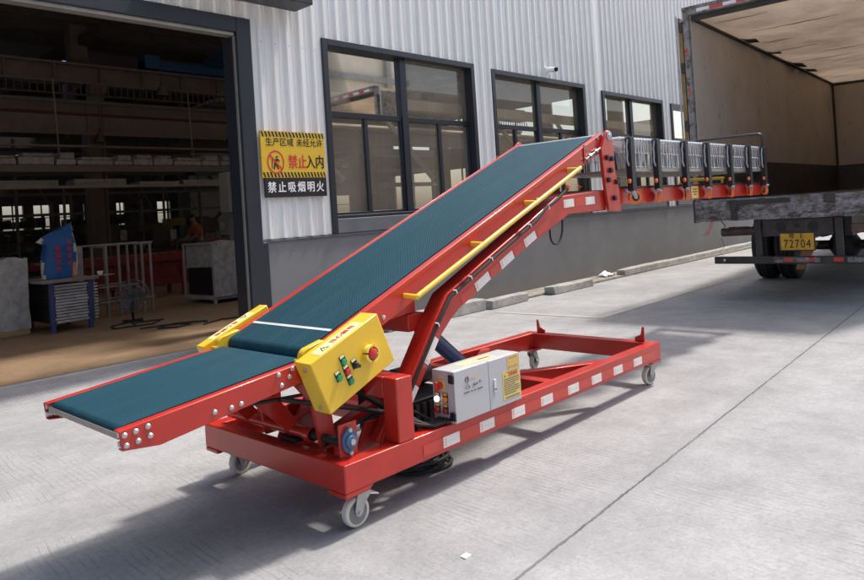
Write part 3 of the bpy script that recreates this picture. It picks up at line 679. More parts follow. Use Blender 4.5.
for i, (a, b_) in enumerate(segw):
    mb = MB(BO); arm_tape(mb, a, b_, .052, 2.4982); mb.mi = 1; a = Vector(a); b_ = Vector(b_); d = (b_-a).normalized()
    for k in range(3): arm_tape(mb, a+d*.010+Vector((-d.y, d.x))*(k*.013-.013), a+d*.022+Vector((-d.y, d.x))*(k*.013-.013), .009, 2.4977)
    mb.build('white_tape', [M['tape_white'], M['ink_orange']], BC, smooth=0)
for a, b_ in (((2.482, .508), (2.546, .588)), ((2.86, .868), (2.975, .918)), ((3.12, .983), (3.21, 1.018)), ((3.355, 1.082), (3.455, 1.124)), ((3.60, 1.185), (3.74, 1.243)), ((4.055, 1.358), (4.18, 1.362))):
    mb = MB(BO); arm_tape(mb, a, b_, .052, 2.4986); mb.build('red_tape', M['tape_red'], BC, smooth=0)
mb = MB(BO); mb.box(2.56, 2.68, 2.611, 3.129, .74, .83); mb.box(4.20, 4.32, 2.611, 3.129, 1.31, 1.41); mb.prism([(2.20, .80), (2.62, .84), (2.62, .93), (2.30, .90)], 'y', 2.611, 2.64); mb.prism([(2.20, .80), (2.62, .84), (2.62, .93), (2.30, .90)], 'y', 3.10, 3.129)
mb.box(2.22, 2.62, 2.62, 3.12, .832, .90)
mb.split('cross_tube', M['red'], BC, bevel=.005)
# portal
mb = MB(BO)
mb.box(2.212, 2.315, YN+.0005, YN+.095, ZH+.001, .602); mb.box(2.212, 2.315, YF-.095, YF-.0005, ZH+.001, .602)
mb.box(2.214, 2.313, YN+.096, YF-.096, .50, .600)
mb.split('portal', M['red'], BC, bevel=.006)
# foot brackets of the arms
mb = MB(BO)
for y in (2.475, 2.62, 3.10, 3.245): mb.prism([(2.15, .18), (2.42, .18), (2.34, .36), (2.24, .36)], 'y', y, y+.016)
for y in (2.62, 3.06): mb.prism([(1.97, .30), (2.06, .30), (2.02, .60), (1.86, .70), (1.78, .70), (1.93, .52)], 'y', y, y+.02)
mb.box(2.0, 2.2, 2.6, 3.1, .19, .21); mb.box(2.04, 2.10, 2.62, 2.68, .21, .33)
mb.prism([(2.10, .29), (2.52, .42), (2.52, .46), (2.10, .34)], 'y', 2.70, 2.76); mb.prism([(2.10, .29), (2.52, .42), (2.52, .46), (2.10, .34)], 'y', 3.0, 3.06)
mb.prism([(1.62, .66), (1.76, .685), (1.98, .40), (1.92, .37)], 'y', 2.80, 2.82); mb.prism([(1.62, .66), (1.76, .685), (1.98, .40), (1.92, .37)], 'y', 3.14, 3.16)
mb.split('bracket', M['red'], BC, bevel=.003)
# cross shaft with bearing on lug plate
mb = MB(BO); mb.cyl((1.985, 3.42, .355), (1.985, 2.70, .355), .027, 16); mb.cyl((1.985, 2.74, .355), (1.985, 2.70, .355), .036, 16)
sh = mb.build('cross_shaft', M['red'], BC)
mb = MB(BO); mb.cyl((1.985, 2.699, .355), (1.985, 2.46, .355), .019, 14); mb.build('shaft_end', M['rubber'], sh)
mb = MB(BO); mb.box(1.93, 2.03, 2.437, 2.447, ZH, .452); lp = mb.build('lug_plate', M['red'], BC, bevel=.002)
mb = MB(BO)
mb.prism([(1.975+.038*math.cos(a)*(1 if abs(math.sin(a)) < .8 else .6), .375+.062*math.sin(a)) for a in [2*math.pi*k/20 for k in range(20)]], 'y', 2.420, 2.436)
mb.lathe([(0, .030), (.012, .028), (.014, .020)], (1.975, 2.4195, .375), (0, -1, 0), 18); mb.build('bearing', M['blue_bearing'], lp, bevel=.003)
mb = MB(BO); mb.lathe([(0, .013), (.006, .013)], (1.975, 2.404, .375), (0, -1, 0)); 
for z in (.425, .325): mb.lathe([(0, .011), (.007, .009)], (1.975, 2.419, z), (0, -1, 0), 8)
mb.split('bearing_bolt', M['bolt'], lp)
mb = MB(BO); mb.box(1.95, 2.08, 2.80, 2.92, .305, .325); mb.cyl((2.0, 2.86, .325), (2.0, 2.86, .35), .015, 10); mb.build('bracket', M['black'], BC, bevel=.003)
# hydraulic ram + gas rods + pump
mb = MB(BO); mb.cyl((2.80, 2.87, .79), (3.30, 2.87, .37), .046, 20); ram = mb.build('hydraulic_ram', M['blue_dark'], BC)
mb = MB(BO); mb.cyl((2.66, 2.87, .91), (2.801, 2.87, .789), .022, 14); mb.build('ram_rod', M['zinc_bright'], ram)
mb = MB(BO); mb.box(3.24, 3.40, 2.80, 2.82, .19, .40); mb.box(3.24, 3.40, 2.92, 2.94, .19, .40); mb.split('bracket', M['red'], BC, bevel=.003)
for a, b_, r in (((1.72, 2.56, .60), (2.40, 2.56, .37), .011), ((2.05, 2.60, .62), (2.55, 2.60, .27), .017), ((1.55, 2.62, .60), (2.2, 2.66, .54), .008), ((1.95, 2.58, .33), (2.50, 2.70, .40), .008)):
    mb = MB(BO); mb.tube([a, b_], r, 10); mb.build('gas_strut', M['black'], BC)
mb = MB(BO); mb.box(2.50, 2.84, 2.56, 2.98, .20, .40); mb.box(2.44, 2.58, 2.66, 2.86, .401, .52); mb.cyl((2.60, 2.80, .46), (2.86, 2.80, .46), .06, 16); pu = mb.build('hydraulic_pump', M['black'], BC, bevel=.006)
mb = MB(BO)
for k in range(6): mb.box(2.52+k*.05, 2.545+k*.05, 2.55, 2.5595, .22, .38)
mb.build('cooling_fins', M['dark_steel'], pu)
# ---- incline section
SL = math.atan2(.4034, 1); cs, sn = math.cos(SL), math.sin(SL)
def inc(X): return .919+.4034*(X-2.207)
top0, top1 = 1.88, 4.47; th = .121
for y, s_ in ((2.50, 1), (3.24, -1)):
    mb = MB(BO)
    mb.prism([(top0, inc(top0)), (top1, inc(top1)), (top1, inc(top1)-th), (top0+.05, inc(top0+.05)-th)], 'y', y, y+s_*.006)
    mb.prism([(top0, inc(top0)+.0005), (top1, inc(top1)+.0005), (top1, inc(top1)-.006), (top0, inc(top0)-.006)], 'y', y+s_*.0062, y+s_*.046)
    mb.prism([(top0+.06, inc(top0+.06)-th), (top1, inc(top1)-th), (top1, inc(top1)-th+.006), (top0+.06, inc(top0+.06)-th+.006)], 'y', y+s_*.0062, y+s_*.046)
    sf = mb.build('side_plate', M['red'], BC, bevel=.0025)
    mb = MB(BO)
    for X, dz in ((2.285, -.085), (3.02, -.10), (3.62, -.10)): mb.lathe([(0, .012), (.008, .011), (.012, .005)], (X, y-s_*.0005, inc(X)+dz), (0, -s_, 0), 10)
    mb.split('bolt', M['bolt'], sf)
def belt(pA, pB, r, ya, yb, name, parent):     # stadium loop between two roller centres
    a = Vector((pA[0], pA[1])); b_ = Vector((pB[0], pB[1])); d = (b_-a).normalized(); n = Vector((-d.y, d.x)); an = math.atan2(n.y, n.x); pts = []
    for k in range(13): t = an+math.pi*k/12; pts.append((a.x+r*math.cos(t), a.y+r*math.sin(t)))
    for k in range(13): t = an+math.pi+math.pi*k/12; pts.append((b_.x+r*math.cos(t), b_.y+r*math.sin(t)))
    mb = MB(BO); mb.prism(pts, 'y', ya, yb); return mb.build(name, M['belt'], parent, smooth=40)
rr_ = .040; cA = Vector((1.865, inc(1.865)+.006)); nrm = Vector((-sn, cs))
A = Vector((1.885, inc(1.885)+.004))-nrm*rr_; B = Vector((4.405, inc(4.405)+.004))-nrm*rr_
bl = belt(A, B, rr_, 2.552, 3.188, 'belt', BC)
mb = MB(BO); X = 2.012
for dx, t in ((0, .0012),): mb.obox((X, 2.87, inc(X)+.0052), (.017, .632, .0012), (cs, 0, sn))
mb.build('belt_seam', plain('belt_seam_grey', (.55, .55, .54), .5), bl)
# ---- low infeed section
def low(X): return .660+.1085*(X-1.019)
for y, s_ in ((2.50, 1), (3.24, -1)):
    mb = MB(BO)
    mb.prism([(1.019, .660), (1.86, low(1.86)), (1.85, low(1.85)-.075), (1.80, .662), (1.166, .574), (1.027, .590)], 'y', y, y+s_*.006)
    mb.prism([(1.019, .6605), (1.86, low(1.86)+.0005), (1.86, low(1.86)-.006), (1.019, .654)], 'y', y+s_*.0062, y+s_*.042)
    mb.prism([(1.027, .590), (1.166, .574), (1.166, .580), (1.027, .596)], 'y', y+s_*.0062, y+s_*.03)
    sf = mb.build('side_plate', M['red'], BC, bevel=.0025)
    mb = MB(BO)
    for X, z in ((1.038, .643), (1.078, .647), (1.122, .653), (1.043, .606), (1.085, .611), (1.129, .618), (1.384, .638), (1.456, .637), (1.5, .642), (1.681, .718), (1.734, .700), (1.751, .730), (1.693, .672)):
        mb.lathe([(0, .0105), (.004, .0105), (.009, .006)], (X, y-s_*.0005, z), (0, -s_, 0), 12)
    mb.split('bolt', M['bolt'], sf)
nb = .028; A = Vector((1.064, low(1.064)-.003-nb+.004)); B = Vector((1.83, low(1.83)+.004-nb))
belt(A, B, nb, 2.55, 3.19, 'belt', BC)
mb = MB(BO); mb.box(1.0290, 1.0325, 2.53, 3.21, .624, .646); mb.build('nose_bar', plain('dull_steel_bar', (.30, .255, .22), .5, .2, .2, 8), BC, bevel=.003)
mb = MB(BO)
for y in (2.513, 3.215):
    for z in (.645, .612): mb.cyl((1.024, y+.006, z), (1.045, y+.006, z), .011, 10)
    mb.cyl((1.06, y-.004, .62), (1.06, y+.02, .62), .018, 12)
mb.split('roller_bolt', M['bolt'], BC)
mb = MB(BO); mb.cyl((1.065, 2.512, .640), (1.065, 2.546, .640), .020, 14); mb.cyl((1.065, 3.195, .640), (1.065, 3.230, .640), .020, 14); mb.split('bearing_cap', M['nylon'], BC)
# ---- yellow control box, near side and its twin guard on the far side
ax = Vector((cs, 0, sn)); dn = Vector((sn, 0, -cs))
def ybox(name, y0, y1, near):
    a = Vector((1.755, 0, .757)); W_, H_ = .416, .247
    mb = MB(BO); c0 = a+ax*(W_/2)+dn*(H_/2); c0.y = (y0+y1)/2
    mb.obox(c0, (W_, y1-y0, H_), ax, -dn); bx = mb.build(name, M['yellow'], BC, bevel=.005)
    yy = y0 if near else y1; sg = -1 if near else 1
    mb = MB(BO); e = MB(BO)
    mb.obox(a+ax*.20-dn*.0006+Vector((0, (y0+y1)/2-(.012 if near else 0), 0)), (.26, min(.070, y1-y0-.012), .001), ax, -dn)
    mb.build('label', M['label_yellow'], bx, smooth=0)
    # label lettering lies on the top face
    fx = Matrix((ax*(1 if near else -1), Vector((0, 1 if near else -1, 0)), -dn)).transposed()
    p = lambda u, y: a+ax*u-dn*.0018+Vector((0, y, 0))-Vector(BO)
    ym = (y0+y1)/2-(.012 if near else 0)
    us = [.175, .212, .249, .286] if near else [.225, .188, .151, .114]
    letters('lettering', [(ch, .036, p(u_, ym), .02, 1) for u_, ch in zip(us, '当心触电')], M['ink_red'], bx, frame=fx.to_4x4())
    mb = MB(BO); s_ = 1 if near else -1; u0 = .115 if near else .285
    L3 = [(-.022, -.02), (.022, -.02), (0, .022)]; L2 = [(-.015, -.016), (.015, -.016), (0, .013)]
    for i in range(3):
        j = (i+1) % 3; q = [a+ax*(u0+s_*l[0])-dn*.0019+Vector((0, ym+s_*l[1], 0)) for l in (L3[i], L3[j], L2[j], L2[i])]; mb.add(q, [(0, 1, 2, 3)])
    mb.build('warning_triangle', M['ink_black'], bx, smooth=0)
    mb = MB(BO); q = [a+ax*(u0+s_*l[0])-dn*.0019+Vector((0, ym+s_*l[1], 0)) for l in ((.004, .006), (-.006, -.004), (-.001, -.004), (-.003, -.013), (.006, -.001), (.001, -.001))]; mb.add(q, [tuple(range(6))])
    mb.build('lightning_mark', M['ink_red'], bx, smooth=0)
    return bx, a
yb, ya_ = ybox('control_box', 2.380, 2.492, True)
ybox('guard_box', 3.250, 3.318, False)
def fp(u, v, y): return ya_+ax*u+dn*v+Vector((0, y, 0))
for i, (u_, v_, m) in enumerate(((.155, .077, 'green_btn'), (.203, .125, 'black'), (.153, .126, 'red_btn'), (.104, .124, 'green_btn'), (.153, .173, 'green_btn'))):
    mb = MB(BO); mb.obox(fp(u_, v_, 2.3785), (.032, .003, .046), ax, -dn); bt = mb.build('button_plate', M['ink_black'], yb, bevel=.002)
for u_, v_, m in ((.155, .077, 'green_btn'), (.153, .126, 'red_btn'), (.104, .124, 'green_btn'), (.153, .173, 'green_btn')):
    mb = MB(BO); mb.lathe([(0, .0145), (.006, .0145), (.0061, .0115), (.010, .0105)], fp(u_, v_+.009, 2.3765), (0, -1, 0), 16); mb.build('button', [M[m]], yb)
mb = MB(BO); mb.lathe([(0, .014), (.012, .013)], fp(.203, .134, 2.3765), (0, -1, 0), 14); mb.obox(fp(.203, .134, 2.359), (.028, .014, .009), (cs*.7+sn*.7, 0, sn*.7-cs*.7), (0, -1, 0)); mb.build('selector_switch', M['black'], yb, bevel=.001)
mb = MB(BO)
for u_, v_ in ((.155, .061), (.203, .109), (.153, .110), (.104, .108), (.153, .157)): mb.obox(fp(u_, v_, 2.3762), (.024, .0012, .011), ax, -dn)
mb.split('button_tag', M['label_yellow'], yb, smooth=0)
mb = MB(BO); c = fp(.297, .133, 0)
for k in range(24):
    a0 = 2*math.pi*k/24; a1 = 2*math.pi*(k+1)/24
    if k % 6 == 5: continue
    q = []
    for yy in (2.3795, 2.352):
        for a_, r in ((a0, .040), (a1, .040), (a1, .031), (a0, .031)): q.append((c.x+r*math.cos(a_), yy, c.z+r*math.sin(a_)))
    mb.add(q, [(0, 1, 2, 3), (7, 6, 5, 4), (0, 4, 5, 1), (1, 5, 6, 2), (2, 6, 7, 3), (3, 7, 4, 0)])
mb.build('stop_button_shroud', plain('pale_yellow_plastic', (.85, .66, .10), .4, 0, .04), yb)
mb = MB(BO); mb.lathe([(0, .014), (.016, .014), (.0165, .024), (.028, .023), (.032, .016)], (c.x, 2.379, c.z), (0, -1, 0), 18); mb.build('stop_button', M['red_btn'], yb)
mb = MB(BO)
for v_ in (.03, .215): mb.cyl(fp(-.0005, v_, 2.425), fp(-.010, v_, 2.425), .009, 10)
mb.split('latch', M['bolt'], yb)
# small curved yellow cheeks by the tail roller
for y in (2.5068, 3.195):
    mb = MB(BO); pts = [(1.79, .72), (1.79, .756)]+[(1.852+.045*math.cos(t), .756+.045*math.sin(t)) for t in [math.pi*(1-k/8) for k in range(5)]]+[(1.93, inc(1.93)+.012), (1.95, inc(1.95)-.03), (1.88, .72)]
    mb.prism(pts, 'y', y, y+.036); mb.build('roller_guard', M['yellow'], BC, bevel=.003)
# ---- handrail
mb = MB(BO); hy = 2.415; p0 = Vector((2.436, hy, .946)); p1 = Vector((4.016, hy, 1.579))
mb.tube([p0, p1], .0135, 12)
for t in (0, .34, .67, .985):
    p = p0+(p1-p0)*t; mb.tube([p+Vector((-.0, -.008, 0)), (p.x, 2.4985, p.z+.004)], .0135, 12)
mb.build('handrail', M['yellow'], BC)
# ---- upright plate at the discharge end
for y, s_ in ((2.470, 1), (3.262, -1)):
    mb = MB(BO); pts = [(4.425, 1.43), (4.395, 1.72), (4.455, 1.80)]+[(4.512+.045*math.cos(a), 1.808+.045*math.sin(a)) for a in [math.pi*.75, math.pi*.55, math.pi*.35, math.pi*.15, 0, -.3]]+[(4.575, 1.56), (4.615, 1.43), (4.622, 1.272), (4.455, 1.285)]
    mb.prism(pts, 'y', y, y+s_*.024); up = mb.build('end_plate', M['red'], BC, bevel=.004)
    mb = MB(BO)
    for X, z in ((4.455, 1.658), (4.519, 1.65), (4.496, 1.568), (4.459, 1.50), (4.570, 1.487), (4.527, 1.372)):
        mb.lathe([(0, .019), (.018, .019), (.020, .014)], (X, y-s_*.0005, z), (0, -s_, 0), 12)
    mb.split('knob', M['black'], up)
    mb = MB(BO); mb.lathe([(0, .034), (.004, .034), (.006, .030), (.0061, .012), (.010, .010)], (4.512, y-s_*.0005, 1.812), (0, -s_, 0), 22); mb.build('bearing_cap', M['zinc'], up)
    # belt tensioner on the side plate
    mb = MB(BO); yy = y+s_*.022
    mb.box(4.20, 4.225, min(yy, yy+s_*.006), max(yy, yy+s_*.006), 1.62, 1.74); tn = mb.build('tensioner', M['red'], BC, bevel=.002)
    mb = MB(BO); mb.tube([(4.20, y+s_*.012, 1.640), (4.40, y+s_*.012, 1.722)], .008, 8)
    for X, z in ((4.25, 1.66), (4.33, 1.693)): mb.tube([(X, y+s_*.012, z), (X+.025, y+s_*.012, z+.0101)], .015, 6)
    for X, z in ((4.235, 1.712), (4.395, 1.79), (4.41, 1.70), (4.25, 1.632)): mb.lathe([(0, .012), (.008, .010)], (X, y+s_*.0285, z), (0, -s_, 0), 10)
    mb.build('tension_screw', M['hub'], tn)
mb = MB(BO); mb.cyl((4.512, 2.495, 1.80), (4.512, 3.237, 1.80), .03, 14); mb.build('end_roller', M['zinc'], BC)
# ---- telescopic tail beams under the roller conveyor
for y0, y1 in ((2.505, 2.545), (3.10, 3.14)):
    mb = MB(BO); mb.box(4.625, 7.665, y0, y1, 1.322, 1.440); tb = mb.build('tail_beam', M['red'], BC, bevel=.004)
    mb = MB(BO); mb.box(4.63, 7.66, y0-.012, y1, 1.4415, 1.452); mb.build('beam_strip', M['black'], tb)
mb = MB(BO)
for x in (4.66, 5.7, 6.7, 7.60): mb.box(x, x+.05, 2.546, 3.099, 1.34, 1.40)
mb.split('cross_tube', M['red'], BC, bevel=.003)
mb = MB(BO); mb.box(5.93, 6.075, 2.5025, 2.5042, 1.332, 1.436); lb = mb.build('label', M['label_gold'], BC, smooth=0)
mb = MB(BO)
for k, w in enumerate((.08, .10, .06)): mb.box(6.0-w/2, 6.0+w/2, 2.5010, 2.5020, 1.405-k*.022, 1.413-k*.022)
mb.build('label_print', M['ink_black'], lb, smooth=0)
mb = MB(BO); mb.tube([(6.62, 2.82, 1.505), (7.50, 2.82, 1.520)], .015, 10); mb.tube([(6.64, 2.82, 1.505), (6.64, 2.82, 1.40)], .012, 8); mb.tube([(7.47, 2.82, 1.519), (7.47, 2.82, 1.47)], .012, 8); mb.build('push_handle', plain('olive_yellow', (.55, .38, .03), .45), BC)
# ---- cables on the arm
mb = MB(BO); off = .012
pts = [(U[0][0]+.03, 2.486, U[0][1]+.02)]
for (x, z) in U[1:5]: pts.append((x+.012, 2.486, z-.014))
pts += [(3.70, 2.486, 1.335), (3.80, 2.480, 1.372), (3.90, 2.47, 1.432), (3.93, 2.47, 1.445)]
mb.tube(pts, .0095, 10); cb = mb.build('cable', M['rubber'], BC)
mb = MB(BO)
for (x, z), d in zip(((2.646, .775), (2.93, .985), (3.12, 1.068), (3.51, 1.235), (2.80, .925), (3.72, 1.335)), range(6)): mb.obox((x, 2.486, z), (.006, .021, .021), (.9, 0, .4))
mb.split('cable_tie', M['white_ink'], cb)
mb = MB(BO); mb.tube([(3.775-.12*math.sin(k*math.pi/14*.18)+.105*(1-math.cos(math.pi*k/14)), 2.52, 1.21+.07*k/14-.145*math.sin(math.pi*k/14)**.8) for k in range(15)], .0065, 8); mb.build('cable', M['rubber'], BC)
mb = MB(BO); mb.lathe([(0, .014), (.02, .016), (.03, .01)], (3.93, 2.47, 1.445), (.5, 0, 1), 10); mb.build('plug', M['orange'], BC)
# ---- grey electrical cabinet on the near rail
CB0, CB1, CY0, CY1, CZ0, CZ1 = 2.573, 3.113, 2.330, 2.478, .3065, .563
mb = MB(BO); mb.box(CB0, CB1, CY0+.016, CY1, CZ0, CZ1); eb = mb.build('electrical_cabinet', M['grey_box'], BC, bevel=.004)
sm = 2.842
mb = MB(BO); mb.box(CB0-.001, sm-.0015, CY0, CY0+.0145, CZ0+.001, CZ1-.001); mb.build('cabinet_door', M['grey_box'], eb, bevel=.003)
mb = MB(BO); mb.box(sm+.0015, CB1+.001, CY0, CY0+.0145, CZ0+.001, CZ1-.001); mb.build('cabinet_door', M['grey_box'], eb, bevel=.003)
mb = MB(BO); mb.box(CB0-.014, CB0-.0012, CY0-.004, CY0+.03, .505, .548); mb.box(CB0-.014, CB0-.0012, CY0-.004, CY0+.03, .322, .364); mb.split('hinge', M['black'], eb, bevel=.003)
mb = MB(BO); mb.box(2.878, 2.896, CY0-.006, CY0-.0005, .392, .462); hd = mb.build('door_latch', M['zinc_bright'], eb, bevel=.004)
mb = MB(BO); mb.cyl((2.887, CY0-.0065, .410), (2.887, CY0-.008, .410), .006, 10); mb.build('lock', M['blue_bearing'], hd)
mb = MB(BO); mb.box(2.955, 3.108, CY0-.0012, CY0-.0004, .334, .483); g = mb.build('label', M['label_gold'], eb, smooth=0)
mb = MB(BO); mb.box(3.003, 3.106, CY0-.0012, CY0-.0004, .486, .556); g2 = mb.build('label', plain('faded_orange_label', (.66, .42, .13), .5), eb, smooth=0)
Q = lambda x, z: (x-BO[0], CY0-.0018-BO[1], z-BO[2])
letters('lettering', [('注意事项', .021, Q(3.045, .459), .02, 1)], M['ink_red'], g)
mb = MB(BO); rnd = random.Random(5)
for k in range(8):
    x = 2.965; z = .440-k*.0112
    while x < 3.098:
        l = rnd.uniform(.006, .022); mb.box(x, min(x+l, 3.10), CY0-.002, CY0-.0014, z-.0028, z+.0028); x += l+.004
        if k in (3, 7) and x > 3.06: break
for k in range(11): mb.box(2.972+k*.0115, 2.980+k*.0115, CY0-.002, CY0-.0014, .339, .346)
for k in range(9): mb.box(2.99+k*.0115, 2.998+k*.0115, CY0-.002, CY0-.0014, .473, .477)
mb.build('label_print', M['ink_grey'], g, smooth=0)
mb = MB(BO); mb.add([(2.968, CY0-.002, .452), (2.984, CY0-.002, .452), (2.976, CY0-.002, .468)], [(0, 1, 2)]); mb.build('warning_mark', M['ink_green'], g, smooth=0)
mb = MB(BO)
for k in range(7): mb.box(3.02+k*.0105, 3.027+k*.0105, CY0-.002, CY0-.0014, .544, .547)
for k in range(9): mb.box(3.012+k*.0095, 3.018+k*.0095, CY0-.002, CY0-.0014, .497, .500)
mb.build('label_print', M['ink_grey'], g2, smooth=0)
# company mark and slogan on the door
mb = MB(BO)
ring = [(2.667+.0105*math.cos(a), CY0-.0016, .503+.0125*math.sin(a)) for a in [2*math.pi*k/22 for k in range(-7, 13)]]
mb.tube(ring, .0024, 6); mb.tube([(2.656, CY0-.0016, .516), (2.672, CY0-.0016, .523), (2.680, CY0-.0016, .512)], .0022, 6); mb.build('company_mark', M['ink_grey'], eb)
mb = MB(BO); x = 2.684                      # faint orange company name, too small to read
for k in range(8): mb.box(x, x+.0052, CY0-.0016, CY0-.001, .5035+k*.0002, .5105+(.003 if k in (0, 5) else 0)); x += .0072
mb.build('company_name', M['ink_orange'], eb, smooth=0)
mb = MB(BO); rnd = random.Random(21)          # brush-written slogan, a dash, two marks, a dot, four marks, a dash
for i, x in enumerate((2.645, 2.664, 2.682, 2.698, 2.714, 2.731, 2.748, 2.765, 2.783)):
    z = .468+i*.0006
    if i in (0, 8): mb.box(x-.004, x+.004, CY0-.0016, CY0-.001, z, z+.0018)
    elif i == 3: mb.box(x-.0014, x+.0014, CY0-.0016, CY0-.001, z, z+.003)
    else:
        for k in range(4):
            a0 = Vector((x+rnd.uniform(-.006, .006), CY0-.0014, z+rnd.uniform(-.007, .008))); mb.beam(a0, a0+Vector((rnd.uniform(-.008, .008), 0, rnd.uniform(-.009, .009)+.001)), .0006, .0026, (1, .01, 0))
mb.build('slogan', M['ink_black'], eb, smooth=0)
mb = MB(BO); x = 2.640
for n_, in ((9,), (3,), (3,), (9,)):
    for k in range(n_): mb.box(x, x+.0036, CY0-.0016, CY0-.001, .440+.0, .4465); x += .0052
    x += .008
mb.build('small_print', M['ink_grey'], eb, smooth=0)
mb = MB(BO); mb.box(2.70, 2.96, CY0+.04, CY0+.11, CZ1+.0003, CZ1+.0012); tl = mb.build('label', M['label_yellow'], eb, smooth=0)
mb = MB(BO)
for k in range(4): mb.box(2.85+k*.024, 2.867+k*.024, CY0+.06, CY0+.085, CZ1+.0014, CZ1+.002)
mb.build('label_print', M['ink_red'], tl, smooth=0)
# buttons on the cabinet's end face (faces -X)
def eface(name, y, z, prof, m, n=16):
    mb = MB(BO); mb.lathe(prof, (CB0-.0005, y, z), (-1, 0, 0), n); return mb.build(name, M[m], eb)
mb = MB(BO); mb.box(CB0-.004, CB0-.0008, 2.39, 2.448, .462, .516); mb.build('switch_plate', M['label_gold'], eb, bevel=.002)
mb = MB(BO); mb.box(CB0-.002, CB0-.0008, 2.40, 2.435, .524, .534); mb.build('label', M['label_gold'], eb, smooth=0)
mb = MB(BO); mb.lathe([(0, .019), (.020, .018)], (CB0-.004, 2.420, .488), (-1, 0, 0), 16); mb.box(CB0-.042, CB0-.024, 2.413, 2.427, .466, .510); mb.build('main_switch', M['red_btn'], eb, bevel=.002)
for y, z, m in ((2.446, .421, 'white_lamp'), (2.393, .423, 'orange_btn'), (2.447, .366, 'red_btn'), (2.394, .367, 'red_dark')):
    mb = MB(BO); mb.box(CB0-.003, CB0-.0008, y-.017, y+.017, z-.018, z+.030); bp = mb.build('button_plate', M['ink_black'], eb, bevel=.001)
    eface('lamp' if m in ('white_lamp', 'orange_btn') else 'button', y, z-.002, [(0.003, .015), (.014, .0145), (.019, .009)], m)
    mb = MB(BO); mb.box(CB0-.0045, CB0-.0032, y-.012, y+.012, z+.017, z+.028); mb.build('button_tag', M['label_gold'], bp, smooth=0)
mb = MB(BO)
for k in range(4): mb.cyl((CB0-.001, 2.37+k*.022, .322), (CB0-.04, 2.37+k*.022, .322), .011, 10)
mb.split('cable_gland', M['black'], eb)
for k in range(4):
    mb = MB(BO); y = 2.37+k*.022
    mb.tube([(CB0-.04, y, .322), (CB0-.10, y+.01, .318-.004*k), (CB0-.17, y+.05, .335+.012*k), (CB0-.22, y+.12, .36+.03*k), (CB0-.20, y+.22, .40+.03*k)], .0085, 8); mb.build('cable', M['rubber'], BC)
mb = MB(BO); mb.tube([(CB0-.05, 2.42, .312), (CB0-.15, 2.455, .335), (CB0-.24, 2.47, .345), (CB0-.27, 2.52, .30)], .008, 8); mb.tube([(CB0-.05, 2.44, .318), (CB0-.10, 2.53, .37), (CB0-.2, 2.60, .33)], .008, 8); mb.build('cable', M['rubber'], BC)

# ---- castors
def castor(brake, rz):
    c = MB(); 
    c.box(-.05, .05, -.038, .038, .168-.0, .174); c.lathe([(0, .030), (.012, .034), (.018, .026)], (0, 0, .1475), (0, 0, 1), 16)
    for s_ in (-1, 1): c.prism([(-.040, .148), (.034, .148), (.052, .080), (.047, .055), (.030, .048), (.013, .058), (-.004, .100), (-.034, .128)], 'y', s_*.026, s_*.030)
    c.box(-.03, .034, -.0259, .0259, .142, .148)
    o = c.build('castor', M['zinc'], BC, bevel=.002)
    w = MB(); cx_ = .030
    w.lathe([(-.019, .050), (-.018, .062), (-.012, .0665), (.012, .0665), (.018, .062), (.019, .050)], (cx_, 0, .0668), (0, 1, 0), 28)
    w.build('castor_wheel', M['nylon'], o)
    h = MB(); h.lathe([(-.0225, .020), (-.0195, .026), (-.0195, .040), (-.022, .047), (-.019, .050), (.019, .050), (.022, .047), (.0195, .040), (.0195, .026), (.0225, .020)], (cx_, 0, .0668), (0, 1, 0), 24); h.lathe([(-.024, .018), (.024, .018)], (cx_, 0, .0668), (0, 1, 0), 16)
    h.build('castor_hub', M['hub'], o)
    a = MB(); a.lathe([(-.037, .009), (.037, .009)], (cx_, 0, .0668), (0, 1, 0), 6); a.build('axle_bolt', M['bolt'], o)
    if brake:
        p = MB(); p.prism([(-.02, .140), (-.085, .118), (-.092, .108), (-.080, .112), (-.02, .130)], 'y', -.024, .024); p.build('brake_pedal', M['zinc_bright'], o, bevel=.002)
    o.rotation_euler = (0, 0, rz); return o
ca = castor(True, R(178)); ca.location = (1.985-BO[0]+.03, 2.425-BO[1], 0)
for x, y, a in ((2.02, 3.455, 8), (4.835, 2.43, 172), (4.80, 3.455, 12)):
    c = castor(False, R(a)); c.location = (x-BO[0], y-BO[1], 0)

# coil of black cable lying under the base
mb = MB((2.66, 2.72, 0)); pts = []
for k in range(150):
    t = k*2*math.pi/25; r = .135+.02*math.sin(k*.37)+.018*math.cos(t*2.3); pts.append((2.66+r*1.15*math.cos(t), 2.71+r*math.sin(t), .014+.010*(k//25)+.004*math.sin(k*.9)))
mb.tube(pts, .011, 6); tag(mb.build('cable_coil', M['rubber'], loc=(2.66, 2.72, 0)), 'coil of black cable lying on the ground under the red base', 'cable')

# ------------------------------------------------------------------ expandable roller conveyor standing on the tail beams
RO = (6.2, 2.8, 1.322)
RC = thing('roller_conveyor', 'expandable zinc roller conveyor with black legs and orange castors carried on the red tail', 'roller conveyor', RO)
PX = [4.78, 5.21, 5.73, 6.19, 6.72, 7.215, 7.65]; ZT = 1.806
rY0, rY1 = 2.485, 3.125
